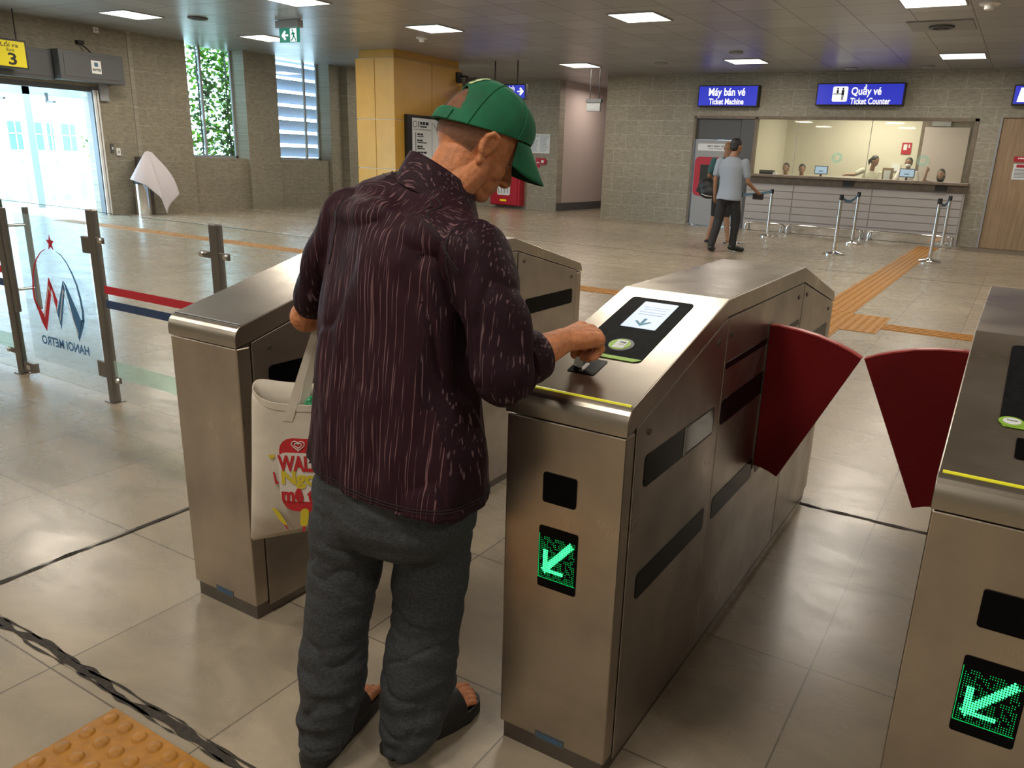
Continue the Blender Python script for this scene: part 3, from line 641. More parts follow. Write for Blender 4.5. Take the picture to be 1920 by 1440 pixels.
# inside the booth
tag(MB().box(-1.52, -.40, 19.93, 20.0, 0, 2.62).build('inner_door_frame', M['counter_stone'], loc=(-.95, 20, 0)), 'dark brown frame of the door inside the ticket booth', 'door frame')
tag(MB().box(-1.44, -.48, 19.89, 19.93, 0, 2.48).build('inner_door', M['plaster'], bevel=.004, loc=(-.95, 19.9, 0)), 'pale pink door in the back of the ticket booth', 'door')
tag(MB().box(-1.3, -.9, 19.86, 19.93, 2.50, 2.62).build('door_closer', M['gray'], loc=(-1.1, 19.9, 2.5)), 'grey door closer above the pink booth door', 'door closer')
t = thing('fire_notice', 'small red fire notice on the back wall of the booth', 'sign', (-1.77, 20, 1.87)); MB().box(-1.90, -1.68, 19.985, 20.0, 1.85, 2.12).build('sheet', M['red_paint'], t); MB().box(-1.86, -1.78, 19.98, 19.985, 1.95, 2.08).box(-1.75, -1.72, 19.98, 19.985, 2.0, 2.08).build('symbol', M['white'], t)
def monitor(x, y, z, w, h, label):
    t = thing('monitor', label, 'monitor', (x, y, z))
    MB().box(x-w/2, x+w/2, y, y+.03, z, z+h).build('case', M['matblack'], t, bevel=.004)
    s_ = MB().box(x-w/2+.015, x+w/2-.015, y-.003, y, z+.015, z+h-.015).build('screen', M['screen'], t)
    MB().box(x-.05, x+.05, y-.004, y-.003, z+h*.3, z+h*.42).build('picture', M['screen_text'], s_)
    MB().box(x-.02, x+.02, y+.01, y+.04, z-.06, z).box(x-.08, x+.08, y-.04, y+.08, z-.07, z-.06).build('stand', M['matblack'], t)
monitor(-3.21, 17.62, 1.32, .29, .18, 'small lit monitor on the counter beside the two heads')
monitor(-1.40, 17.62, 1.33, .31, .18, 'small lit monitor on the counter before the masked clerk')
tag(MB().box(-4.68, -.22, 17.52, 18.1, 1.21, 1.26).box(-4.6, -4.5, 17.6, 18.0, 0, 1.21).box(-.4, -.3, 17.6, 18.0, 0, 1.21).build('desk', M['wood'], loc=(-2.4, 18, .72)), 'work desk behind the ticket counter', 'desk')
t = thing('office_printer', 'dark office machine at the left end of the booth desk', 'printer', (-4.4, 17.6, 1.27)); MB().box(-4.6, -4.28, 17.53, 17.73, 1.26, 1.36).build('case', M['matblack'], t, bevel=.01); MB().box(-4.28, -4.2, 17.55, 17.65, 1.26, 1.31).build('tray', M['white'], t)
tag(MB().box(-2.06, -1.86, 19.96, 20.0, 1.45, 1.62).build('wall_box', M['white'], loc=(-1.95, 20, 1.45)), 'small white box on the booth wall between the two women', 'box')
t = thing('document_rack', 'dark document rack beside the masked clerk', 'rack', (-1.75, 18.2, 1.3)); MB().box(-2.02, -1.80, 18.40, 18.55, 1.2, 1.52).build('case', M['wood'], t, bevel=.01); MB().box(-1.98, -1.84, 18.39, 18.40, 1.25, 1.46).build('papers', M['paper'], t)
# wooden door on the right
d2 = struct(MB().box(.24, 1.34, WY+.04, WY+.10, .004, 2.54).box(.24, 1.34, WY+.2, WY+.3, 0, 2.54).build('door_2', M['wood']))  # rear slab is added unseen behind the door to block light leaking under it
MB().box(.20, .24, WY-.01, WY+.12, 0, 2.56).build('door_frame', M['gray'], d2)
t = thing('door_notice', 'red and white notice stuck on the wooden door', 'notice', (.7, WY, 1.4))
MB().box(.56, .95, WY+.032, WY+.04, 1.72, 1.82).build('red_strip', M['red_paint'], t); s_ = MB().box(.58, .95, WY+.032, WY+.04, 1.38, 1.68).build('sheet', M['paper'], t)
q = MB().box(.63, .92, WY+.03, WY+.032, 1.61, 1.665).build('heading', M['red_paint'], s_); q = MB()
for k in range(7): q.box(.61, .93, WY+.03, WY+.032, 1.42+k*.025, 1.428+k*.025)
q.build('print_lines', M['ink'], s_)
text('CẤM', 'lettering', M['sign_white'], t, (.68, WY+.03, 1.79), XD, ZD, w=.1, h=.035); 

# ------------------------------------------------ queue posts
def stanchion(x, y, h, label):
    t = thing('queue_post', label, 'queue post', (x, y, 0), 'chrome queue posts before the counter')
    MB().lathe((x, y, 0), [(.185, 0), (.185, .022), (.165, .034), (.06, .048), (.035, .065)], 32).build('base', M['chrome'], t, smooth=True)
    MB().lathe((x, y, 0), [(.031, .05), (.031, h-.09)], 20).build('pole', M['chrome'], t, smooth=True)
    MB().lathe((x, y, 0), [(.034, h-.09), (.036, h-.08), (.036, h-.005), (.03, h)], 20).build('belt_head', M['matblack'], t, smooth=True)
PO = {'c': (-3.66, 13.30, .96), 'b': (-3.73, 15.67, .98), 'a': (-1.82, 13.08, 1.02), 'd': (-1.97, 15.59, 1.02), 'e': (-.30, 13.29, 1.04), 'f': (-.376, 16.37, 1.02)}
for k, lb in (('a', 'chrome queue post in the middle of the hall, front of its pair'), ('b', 'chrome queue post holding the light blue belt, before the left end of the counter'), ('c', 'chrome queue post just behind the man in the pale shirt'), ('d', 'chrome queue post behind the middle one, close to the counter'), ('e', 'chrome queue post standing on the tactile strip at the right'), ('f', 'chrome queue post furthest right, close to the counter')): stanchion(*PO[k], lb)
def belt(p, q, name, label, mat, hang):
    t = MB(); a = Vector((p[0], p[1]+.03, p[2]-.045)); b = Vector((q[0], q[1]-.03, q[2]-.045)); up = []; n = 14
    for i in range(n+1):
        f = i/n; c = a.lerp(b, f); c.z -= hang*4*f*(1-f); up.append([c+Vector((.002, 0, .026)), c+Vector((-.002, 0, .026)), c+Vector((-.002, 0, -.026)), c+Vector((.002, 0, -.026))])
    t.loft(up); tag(t.build('queue_belt', mat, loc=tuple(a)), label, 'belt')
belt(PO['c'], PO['b'], 'b', 'light blue queue belt stretched beside the man in the pale shirt', M['lay_blue'], .02)
belt(PO['a'], PO['d'], 'b', 'dark blue queue belt between the two middle posts', M['belt'], .10)
belt(PO['e'], PO['f'], 'b', 'dark blue queue belt between the two posts at the right', M['belt'], .10)

# ================================================================== floor details
tg = MB()
def strip(x0, x1, y0, y1, z=.004): tg.box(x0, x1, y0, y1, 0, z)
def bars_x(x0, x1, y0, y1):    # raised bars running along x
    strip(x0, x1, y0, y1); n = max(2, int(round((y1-y0)/.075)))
    for k in range(n): c = y0+(k+.5)*(y1-y0)/n; tg.box(x0, x1, c-.016, c+.016, .004, .009)
def bars_y(x0, x1, y0, y1):
    strip(x0, x1, y0, y1); n = max(2, int(round((x1-x0)/.075)))
    for k in range(n): c = x0+(k+.5)*(x1-x0)/n; tg.box(c-.016, c+.016, y0, y1, .004, .009)
def dots(x0, x1, y0, y1, p=.06, r=.0145, seg=14, h=.0065):
    strip(x0, x1, y0, y1); nx = int(round((x1-x0)/p)); ny = int(round((y1-y0)/p))
    for i in range(nx):
        for j in range(ny):
            cx = x0+(i+.5)*(x1-x0)/nx; cy = y0+(j+.5)*(y1-y0)/ny
            tg.lathe((cx, cy, 0), [(r*1.25, .004), (r, .004+h*.8), (r*.85, .004+h)], seg)
bars_y(-.80, -.42, 7.1, 16.3); dots(-.97, -.05, 6.15, 7.1, .075, .018, 6)
bars_x(-.05, XR, 6.42, 6.72); bars_x(-4.6, -.97, 6.36, 6.66); dots(-14.0, -4.6, 6.36, 6.66, .075, .022, 6)
bars_y(-.75, -.37, 2.8, 6.15)
tag(tg.build('tactile_paving', M['tactile'], loc=(0, 6.5, 0)), 'ochre guiding strips crossing the hall floor towards the counter', 'tactile paving')
tg = MB(); dots(-.8865, -.2865, -1.068, -.468, .06, .0155, 20, .006)
tag(tg.build('tactile_paving', M['tactile'], smooth=True, angle=40, loc=(-.6, -.6, 0)), 'ochre studded tactile paving at the lower left corner', 'tactile paving')
def sealant(name, a, b, w, seed, n=120, amp=1.):
    mb = MB(); a = Vector(a); b = Vector(b); d = (b-a).normalized(); nn = Vector((-d.y, d.x, 0)); ln_ = (b-a).length
    for lane in range(3):
        up, dn = [], []
        for i in range(n+1):
            f = i/n; p = a.lerp(b, f); s = f*ln_
            c = noise.noise(Vector((s*5, seed, lane*3.)))*w*.6*amp+(lane-1)*w*.42
            ww = w*(.34 if lane == 1 else .10)*(1+1.3*noise.noise(Vector((s*14, seed+7, lane*5.))))
            if lane != 1 and noise.noise(Vector((s*6, seed+3, lane))) < -.1: ww = 0
            ww = max(ww, 0.0004)
            up.append(mb.bm.verts.new(p+nn*(c+ww)+Vector((0, 0, .0018)))); dn.append(mb.bm.verts.new(p+nn*(c-ww)+Vector((0, 0, .0018))))
        for i in range(n): mb.face([dn[i], dn[i+1], up[i+1], up[i]])
    return struct(mb.build(name, M['sealant']))
sealant('trim_3', (-2.2, -.425, 0), (-.0, -.425, 0), .034, 1)
sealant('trim_4', (-1.775, -1.2, 0), (-1.775, .9, 0), .020, 4)
sealant('trim_5', (.29, 1.925, 0), (1.1, 1.925, 0), .024, 9)
struct(MB().box(XL, XR, 10.70, 10.715, 0, .0015).build('trim_6', M['sealant']))
struct(MB().box(-.1, XR, 16.1, WY, 0, .0012).build('trim_7', tiles('dark_band', 'x', (.17, .145, .115), .6, .6, off=0., mortar=(.1, .09, .07), ms=.003, vcoord='y', org=(.0085, .132))))

# ================================================================== ticket gates
GW = .2916; OH = .003
SN = Vector((0, -.2612, .9653)); SD = Vector((0, .9653, .2612))
def slope_pt(x, s, off=0.): return Vector((x, .0222, .9323))+SD*s+SN*off
TOP = [(-.004, .872), (-.0045, .890), (-.0035, .9), (-.001, .9095), (.003, .918), (.009, .9253), (.0155, .9303), (.0222, .9335), (.58, 1.0834), (1.405, 1.0885), (1.985, .9345), (1.994, .931), (2.003, .9245), (2.009, .915), (2.0135, .905), (2.015, .89)]
BOT = [(2.012, .890), (1.425, 1.0345), (.588, 1.0345), (.052, .884), (.0, .872)]
def ztop(y):   # underside of the cap
    pts = sorted(BOT)
    for (a, za), (b, zb) in zip(pts[:-1], pts[1:]):
        if a <= y <= b: return za+(zb-za)*(y-a)/(b-a)
    return .87
def gate(x0, label, face=True, slope='lit', flaps=(True, True)):
    t = thing('ticket_gate', label, 'ticket gate', (x0, 0, 0), 'brushed steel ticket gates in a row')
    x1 = x0+GW
    def P(l, x): return [(x, y, z) for y, z in l]
    MB().prism(P([(.004, .0505), (.004, .868)]+[(y, z-.003) for y, z in sorted(BOT)[1:]]+[(2.008, .0505)], x0+.003), (GW-.006, 0, 0)).build('body', M['steel_dark'], t)
    MB().prism(P(TOP+BOT, x0-OH), (GW+2*OH, 0, 0)).build('cap', M['steel_y'], t, smooth=True, angle=13, bevel=.0022)
    MB().box(x0+.0076, x1-.0076, .0076, 2.004, 0, .0505).build('plinth', M['steel_dark'], t)
    MB().box(x0, x1, 0, .047, .0505, .869).build('front_panel', M['steel'], t, bevel=.0035)
    MB().box(x0, x1, 1.967, 2.012, .0505, .885).build('rear_panel', M['steel'], t, bevel=.002)
    MB().box(x0+.004, x1-.004, .0195, .0250, .930, .9355).build('accent_strip', M['yellow_line'] if slope else M['badge_steel'], t)
    bd = MB().box(x0+.104, x0+.184, .0045, .0076, .014, .037)if False else MB().box(x0+.104, x0+.186, -.0012, .0, .046, .070)
    bd = bd.build('maker_plate', M['badge_steel'], t)
    text('GUNNEBO', 'lettering', M['logo_blue'], bd, (x0+.145, -.0014, .058), (1, 0, 0), (0, 0, 1), w=.070, h=.013, bold=.02, depth=.0003)
    for side, xs, sg in (('l', x0, -1), ('r', x1, 1)):
        for ya, yb in ((.051, .598), (.604, 1.430), (1.436, 1.963)):
            ys = [ya]+[y for y in (.588, 1.425) if ya+.004 < y < yb-.004]+[yb]
            poly = [(ya, .034), (yb, .034)]+[(y, ztop(y)-.004) for y in reversed(ys)]
            pn = MB().prism(P(poly, xs-.002*sg), (.004*sg, 0, 0)).build('side_panel', M['steel_side'], t, bevel=.0018)
            X = xs+.0022*sg
            wins = {.051: [(.104, .554, .723, .801), (.105, .554, .440, .508)], .604: [(.613, 1.024, .8885, .9065), (.613, 1.019, .728, .801), (.620, 1.010, .440, .508), (1.05, 1.41, .8865, .906), (1.05, 1.41, .728, .80), (1.05, 1.405, .44, .508)], 1.436: [(1.50, 1.924, .745, .816), (1.50, 1.924, .44, .508)]}[ya]
            for y0, y1, z0, z1 in wins:
                wn_ = MB().prism(rrect(y0, y1, z0, z1, min(.014, (z1-z0)*.3), 3, fn=lambda a, b: (X, a, b)), (.0012*sg, 0, 0)).build('sensor_window', M['black'], pn)
                if ya == .051 and z0 > .7: MB().box(min(X, X+.0016*sg), max(X, X+.0016*sg), .352, .547, z0+.006, z1-.004).box(min(X, X+.002*sg), max(X, X+.002*sg), .335, .350, z0+.002, z1-.002).build('window_pane', M['slot_glass'], wn_)
            for y, z in {.051: [(.114, .855), (.535, .976)], .604: [(.636, .982), (1.364, .989)], 1.436: [(1.483, .984), (1.913, .873)]}[ya]:
                MB().cyl((X, y, z), (X+.003*sg, y, z), .0075, 14).build('screw', M['steel_dark'], pn)
    if face:
        MB().prism(rrect(x0+.100, x0+.184, .681, .752, .006, fn=lambda a, b: (a, 0, b)), (0, -.0025, 0)).build('scanner_window', M['black'], t)
        dp = MB().prism(rrect(x0+.094, x0+.194, .468, .622, .006, fn=lambda a, b: (a, 0, b)), (0, -.0012, 0)).build('direction_display', M['black'], t)
        # LED board: arrow pointing down to the left
        lit, dim = MB(), MB(); n = 22
        for i in range(n):
            for j in range(n):
                u = (i+.5)/n; v = (j+.5)/n; x = x0+.099+u*.090; z = .494+v*.104
                a, b = (u-.10)/.78, (v-.14)/.78
                on = (abs(a-b)*.707 < .105 and .02 < (a+b)/2 < 1.02) or (-.03 < a < .14 and 0 <= b < .72) or (-.03 < b < .14 and 0 <= a < .72)
                r = .00185 if on else .00085
                mb = lit if on else dim
                if not on and noise.noise(Vector((i*.45, j*.45, 3))) < -.12: continue
                mb.prism([(x+r*math.cos(k*PI/3), -.0014, z+r*math.sin(k*PI/3)) for k in range(6)], (0, -.001, 0))
        fr = MB(); fr.box(x0+.0955, x0+.0965, -.0022, -.0012, .492, .602).box(x0+.0955, x0+.191, -.0022, -.0012, .4915, .4925).build('led_edge', M['led_dim'], dp)
        lit.build('arrow_lights', M['led'], dp); dim.build('idle_lights', M['led_dim'], dp)
    if slope:
        nv = SN*.002
        def SP(l, off=.0005): return [slope_pt(x0+u, s, off) for u, s in l]
        if slope == 'lit':
            rd = MB().prism(SP(rrect(.051, .224, .176, .5165, .012)), nv).build('reader_panel', M['reader_black'], t)
            MB().prism(SP([(.066, .1745), (.209, .1745), (.222, .184), (.2235, .189), (.0515, .189), (.053, .184)], .0024), SN*.0006).build('green_edge', M['green'], rd)
            MB().prism([slope_pt(x0+.146+.031*math.cos(k*PI/16), .2455+.031*math.sin(k*PI/16), .0025) for k in range(32)], SN*.0006).build('reader_ring', M['dkgray'], rd)
            ds = MB().prism([slope_pt(x0+.142+.0265*math.cos(k*PI/16), .2455+.0265*math.sin(k*PI/16), .0031) for k in range(32)], SN*.0006).build('reader_disc', M['green'], rd)
            MB().prism(SP(rrect(.130, .158, .2255, .2655, .002), .0038), SN*.0004).build('card_symbol', M['paper'], ds)
            text('Thẻ', 'lettering', M['ink'], ds, slope_pt(x0+.146, .2545, .0045), (1, 0, 0), SD, h=.008, bold=.03, depth=.0001)
            text('Card', 'lettering', M['ink'], ds, slope_pt(x0+.146, .2435, .0045), (1, 0, 0), SD, h=.004, depth=.0001)
            scn = MB().prism(SP(rrect(.097, .190, .340, .494, .003), .0025), SN*.0006).build('screen', M['screen'], rd)
            for k, (tx, w_) in enumerate([('Kiểm tra vé của bạn', .070), ('trước khi vào ga', .060), ('Please present your', .070), ('card or ticket here', .066)]):
                text(tx, 'screen_text', M['screen_text'], scn, slope_pt(x0+.1435, .462-.013*k-(.004 if k > 1 else 0), .0032), (1, 0, 0), SD, w=w_, h=.0075, depth=.0001)
            ar = MB(); ar.prism(SP([(.139, .395), (.147, .395), (.147, .366), (.160, .380), (.165, .376), (.1435, .352), (.121, .376), (.126, .380), (.139, .366)], .0032), SN*.0004).build('arrow_graphic', M['screen_arrow'], scn)
            sl = MB().prism(SP(rrect(.086, .154, .088, .160, .004)), nv).build('ticket_slot', M['black'], t)
            MB().prism(SP(rrect(.112, .122, .094, .135, .004), .0024), SN*.001).build('slot_insert', M['steel_dark'], sl)
        else:
            rd = MB().prism(SP(rrect(.073, .26, .196, .525, .014)), nv).build('reader_panel', M['reader_black'], t)
            MB().prism(SP([(.080, .1805), (.245, .1805), (.258, .189), (.260, .196), (.073, .196)], .0022), SN*.0006).build('green_edge', M['green'], rd)
            ds = MB().prism([slope_pt(x0+.092+.021*math.cos(k*PI/16), .2+.017*math.sin(k*PI/16), .0030) for k in range(32)], SN*.0006).build('token_disc', M['green'], rd)
            MB().prism([slope_pt(x0+.093+.015*math.cos(k*PI/16), .2005+.0115*math.sin(k*PI/16), .0037) for k in range(32)], SN*.0006).build('token_label', M['paper'], ds)
            text('Token', 'lettering', M['ink'], ds, slope_pt(x0+.093, .2025, .0045), (1, 0, 0), SD, h=.0045, w=.018, bold=.03, depth=.0001)
            MB().prism([slope_pt(x0+.165+.03*math.cos(k*PI/16), .25+.03*math.sin(k*PI/16), .0026) for k in range(32)], SN*.0006).build('reader_ring', M['dkgray'], rd)
            MB().prism(SP(rrect(.104, .17, .082, .150, .006)), nv).build('ticket_slot', M['black'], t)
    for on, xs, sg in ((flaps[0], x0, -1), (flaps[1], x1, 1)):
        if not on: continue
        out = [(-.01, .945), (.03, .946), (.09, .941), (.15, .931), (.21, .914), (.25, .899), (.2815, .8835)]
        inn = [(.083, .4575), (.055, .470), (.03, .477), (-.01, .482)]
        poly = [(xs+sg*a, 1.018, b) for a, b in out+inn]
        fl = MB().prism(poly, (0, .022, 0)).build('barrier_flap', M['red_flap'], t, bevel=.002)
        rim = MB(); rim.loft([[(xs+sg*a, 1.016, b-.001), (xs+sg*a, 1.042, b-.001), (xs+sg*a, 1.042, b+.0035), (xs+sg*a, 1.016, b+.0035)] for a, b in out]).build('flap_rim', M['red_edge'], fl)
        MB().box(min(xs, xs+.006*sg), max(xs, xs+.006*sg), 1.008, 1.050, .47, .952).build('flap_slot', M['steel_dark'], t)
    return t
M['led'] = emis('led_green', (.05, 1.0, .28), 3.6); M['led_dim'] = emis('led_green_dim', (.0, .5, .10), 1.3)
M['reader_black'] = basic('reader_black', (.006, .007, .008), .6, var=.5, scale=40, spec=.04)
M['screen_arrow'] = basic('screen_arrow', (.08, .22, .30), .6, emit=(.08, .25, .35), es=.4)
gate(0, 'steel ticket gate with lit screen that the man in the green cap is using')
gate(-1.2, 'plain steel gate left of the man, behind the tote bag, without display', face=False, slope=None)
gate(.8629, 'steel ticket gate with dark reader panel, cut by the right edge', slope='dark')

# ================================================================== glass fence
FY = 1.01; FZ = 1.05
def fpost(x, label, base=True):
    t = thing('fence_post', label, 'fence post', (x, FY, 0), 'steel posts of the glass fence')
    MB().box(x-.03, x+.03, FY-.02, FY+.02, 0, 1.062).build('post', M['post'], t, bevel=.008)
    MB().box(x-.045, x+.045, FY-.035, FY+.035, 0, .004).build('base_plate', M['post'], t)
    return t
def clamp(t, x, z, sg):
    c = MB(); c.box(min(x+.03*sg, x+.105*sg), max(x+.03*sg, x+.105*sg), FY-.017, FY-.008, z-.017, z+.017)
    c = c.build('glass_clamp', M['post'], t, bevel=.006)
    MB().tube([(x+.085*sg, FY-.008, z), (x+.085*sg, FY-.03, z)], .0125, 16).build('clamp_bolt', M['chrome'], c, smooth=True)
posts = {}
for x, lb in ((-2.315, 'steel fence post standing behind the left end of the gate row'), (-3.315, 'steel fence post right of the glass swing door with the emblem'), (-4.285, 'steel fence post left of the glass swing door, by the handles'), (-5.3, 'steel fence post beyond the left edge of the photo')):
    posts[x] = fpost(x, lb)
for x, sgs in ((-2.315, (1, -1)), (-3.315, (1,)), (-4.285, (-1,))):
    for sg in sgs:
        clamp(posts[x], x, .915 if x != -3.315 else .905, sg); clamp(posts[x], x, .14, sg)
M['edge'] = basic('glass_edge', (.03, .07, .06), .3)
def pane(x0, x1, label, z0=.02):
    t = thing('glass_panel', label, 'glass panel', ((x0+x1)/2, FY, z0), 'glass panels of the fence')
    MB().box(x0, x1, FY-.005, FY+.005, z0, FZ).build('pane', M['glass'], t)
    MB().box(x0, x1, FY-.0052, FY+.0052, FZ, FZ+.0018).build('polished_edge', M['edge'], t)
    MB().box(x0+.002, x1-.002, FY-.0065, FY-.0052, .620, .663).build('red_stripe', M['logo_red'], t)
    MB().box(x0+.002, x1-.002, FY-.0065, FY-.0052, .541, .585).build('blue_stripe', M['logo_navy'], t)
    MB().box(x0+.002, x1-.002, FY-.0065, FY-.0052, .15, .245).build('frosted_band', M['frost'], t)
    return t
pane(-3.275, -2.355, 'fixed glass panel with red and blue stripes right of the swing door')
pane(-2.275, -1.22, 'fixed glass panel behind the leftmost ticket gate')
pane(-5.26, -4.325, 'fixed glass panel at the left edge of the photo')
t = thing('swing_door', 'glass swing door with red and blue metro emblem and long handle', 'glass door', (-3.8, FY, 0))
MB().box(-4.235, -3.365, FY-.005, FY+.005, .03, FZ+.005).build('pane', M['glass'], t)
MB().box(-4.235, -3.365, FY-.0052, FY+.0052, FZ+.005, FZ+.0068).box(-4.237, -4.2352, FY-.005, FY+.005, .03, FZ+.005).build('polished_edge', M['edge'], t)
MB().box(-4.13, -3.40, FY+.0052, FY+.0065, .12, .99).build('frosted_film', M['frost_blue'], t)
for z in (.87, .18): MB().box(-3.425, -3.335, FY-.014, FY+.014, z-.045, z+.045).build('hinge', M['post'], t, bevel=.004)
MB().box(-4.235, -4.12, FY-.016, FY+.016, .025, .085).build('floor_lock', M['post'], t, bevel=.003)
MB().box(-4.20, -4.16, FY-.02, FY-.016, .04, .07).build('lock_plate', M['chrome'], t, bevel=.002)
for sy in (-.06, .06):
    MB().tube([(-4.10, FY+sy, 1.02), (-4.10, FY+sy, .42)], .0165, 16).build('pull_handle', M['post'], t, smooth=True)
h = MB(); 
for z in (.92, .55): h.tube([(-4.10, FY-.06, z), (-4.10, FY+.06, z)], .009, 12)
h.build('handle_fixing', M['chrome'], t, smooth=True)
# emblem seen from behind (mirrored)
lg = MB(); yl = FY-.0068
def lp(mb, pts): mb.prism([(x, yl, z) for x, z in pts], (0, -.0008, 0))
def taper(mb, pts, w0, w1):
    n = len(pts); A, B = [], []
    for i, p in enumerate(pts):
        q0 = Vector(pts[max(i-1, 0)]); q1 = Vector(pts[min(i+1, n-1)]); d_ = (q1-q0).normalized(); nn = Vector((-d_.y, d_.x)); w = w0+(w1-w0)*i/(n-1)
        A.append(Vector(p)+nn*w/2); B.append(Vector(p)-nn*w/2)
    for i in range(n-1): lp(mb, [A[i], A[i+1], B[i+1], B[i]])
star = [(-3.748+.042*(1 if k % 2 == 0 else .42)*math.cos(math.radians(90+36*k)), .848+.048*(1 if k % 2 == 0 else .42)*math.sin(math.radians(90+36*k))) for k in range(10)]
lp(lg, star)
taper(lg, [(-3.8091, .8097), (-3.8621, .7863), (-3.9124, .7481), (-3.9546, .6966), (-3.9857, .6318), (-4.0047, .5600), (-4.0050, .4965), (-3.985, .4627)], .003, .022)
lp(lg, [(-4.0, .4766), (-3.9667, .4645), (-3.9249, .4138), (-3.9414, .3720), (-3.9205, .3182), (-3.9585, .3654)])
lp(lg, [(-3.9459, .3742), (-3.8183, .6500), (-3.7961, .5962), (-3.9205, .3182)])
lp(lg, [(-3.8143, .6450), (-3.7579, .5185), (-3.7851, .4519), (-3.8020, .5804)])
lg.build('emblem_red', M['logo_red'], t)
lb_ = MB()
taper(lb_, [(-3.7017, .8064), (-3.6543, .7886), (-3.6075, .7515), (-3.5676, .6968), (-3.5366, .6347), (-3.5193, .5648), (-3.5107, .4930), (-3.5187, .4313)], .003, .024)
lp(lb_, [(-3.7807, .4497), (-3.6713, .6486), (-3.6646, .5937), (-3.7568, .3531)])
lp(lb_, [(-3.6673, .6450), (-3.6462, .6255), (-3.5353, .4283), (-3.5880, .3059), (-3.6566, .5937)])
lp(lb_, [(-3.5374, .4388), (-3.5076, .4375), (-3.5233, .4002), (-3.5880, .3059)])
lb_.build('emblem_blue', M['logo_blue'], t)
wl2 = MB(); yl2 = FY-.0078
for l in ([(-3.924, .410), (-3.832, .606), (-3.828, .598), (-3.919, .402)], [(-3.832, .606), (-3.778, .475), (-3.782, .467), (-3.834, .592)], [(-3.762, .41), (-3.684, .602), (-3.680, .594), (-3.758, .40)], [(-3.684, .602), (-3.585, .350), (-3.589, .340), (-3.684, .588)]):
    wl2.prism([(x, yl2, z) for x, z in l], (0, -.0004, 0))
wl2.build('emblem_lines', M['white'], t)
text('HANOI METRO', 'lettering', M['logo_blue'], t, (-3.747, yl, .262), (-1, 0, .0), (0, 0, 1), w=.49, h=.056, bold=.03, depth=0)
#PEOPLE
# ================================================================== people
M['skin'] = basic('skin_weathered', (.50, .19, .078), .6, var=.2, scale=55, bump=.35, bscale=90)
M['skin_dark'] = basic('skin_far', (.30, .155, .09), .6)
M['hair'] = basic('black_hair', (.012, .010, .010), .55, bump=.3, bscale=120)
def stubble():
    mt, nt, b = newmat('grey_stubble'); b.inputs['Base Color'].default_value = (.085, .062, .048, 1); b.inputs['Roughness'].default_value = .8
    tc = N(nt, 'ShaderNodeTexCoord'); n = N(nt, 'ShaderNodeTexNoise', i_Scale=1300., i_Detail=3.); L(nt, tc.outputs['Object'], n.inputs['Vector'])
    r = N(nt, 'ShaderNodeValToRGB'); L(nt, n.outputs['Fac'], r.inputs[0]); r.color_ramp.elements[0].position = .22; r.color_ramp.elements[1].position = .80
    L(nt, r.outputs[0], b.inputs['Alpha']); return mt
M['stubble'] = stubble()
def dashes(name, base, dash, sc_, lo=.60, hi=.66):
    mt, nt, b = newmat(name); b.inputs['Roughness'].default_value = .62; b.inputs['Specular IOR Level'].default_value = .12
    tc = N(nt, 'ShaderNodeTexCoord'); mp = N(nt, 'ShaderNodeMapping'); mp.inputs['Scale'].default_value = sc_; L(nt, tc.outputs['Object'], mp.inputs[0])
    n = N(nt, 'ShaderNodeTexNoise', i_Scale=1., i_Detail=2., i_Roughness=.4); L(nt, mp.outputs[0], n.inputs['Vector'])
    r = N(nt, 'ShaderNodeValToRGB'); L(nt, n.outputs['Fac'], r.inputs[0])
    r.color_ramp.elements[0].position = lo; r.color_ramp.elements[1].position = hi
    r.color_ramp.elements[0].color = c4(base); r.color_ramp.elements[1].color = c4(dash); L(nt, r.outputs[0], b.inputs['Base Color'])
    n2 = N(nt, 'ShaderNodeTexNoise', i_Scale=9., i_Detail=4.); L(nt, tc.outputs['Object'], n2.inputs['Vector'])
    bp = N(nt, 'ShaderNodeBump', i_Strength=.35, i_Distance=.02); L(nt, n2.outputs['Fac'], bp.inputs['Height']); L(nt, bp.outputs[0], b.inputs['Normal'])
    return mt
M['shirt'] = dashes('plum_shirt', (.026, .0085, .014), (.165, .09, .098), (330, 26, 5.5), .60, .67)
M['shirt_yoke'] = dashes('plum_shirt_yoke', (.025, .010, .016), (.16, .09, .098), (7, 300, 120), .60, .67)
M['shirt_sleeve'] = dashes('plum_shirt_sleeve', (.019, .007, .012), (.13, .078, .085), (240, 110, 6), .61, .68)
M['trousers'] = basic('charcoal_trousers', (.040, .045, .050), .85, vcol=(.014, .016, .019), scale=130, stretch=(1, 1, 2.2), bump=.5, bscale=14)
M['rubber'] = basic('black_rubber', (.010, .010, .011), .55)
M['cap_green'] = basic('green_cotton', (.004, .125, .055), .8, var=.25, scale=14, bump=.3, bscale=25)
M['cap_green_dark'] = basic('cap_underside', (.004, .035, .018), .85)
M['cap_patch'] = basic('cap_print', (.36, .55, .20), .7, vcol=(.60, .72, .45), scale=30)
M['canvas'] = basic('cream_canvas', (.60, .55, .47), .9, var=.10, scale=9, bump=.35, bscale=16)
M['print_red'] = basic('print_red', (.50, .018, .025), .7, var=.1, scale=40); M['print_yellow'] = basic('print_yellow', (.62, .50, .03), .7)
M['print_white'] = basic('print_white', (.68, .63, .58), .8)

def drape(me, amp, sc_, amp2=0, sc2=None, fn=None):
    """soft folds: push the vertices of a cloth mesh along their normals"""
    nr = [v.normal.copy() for v in me.vertices]
    for v, n in zip(me.vertices, nr):
        p = v.co; d = amp*noise.noise(Vector((p.x*sc_[0], p.y*sc_[1], p.z*sc_[2])))
        if amp2: d += amp2*noise.noise(Vector((p.x*sc2[0]+5, p.y*sc2[1]+9, p.z*sc2[2])))
        if fn: d *= fn(p)
        v.co = p+n*d
    me.update()

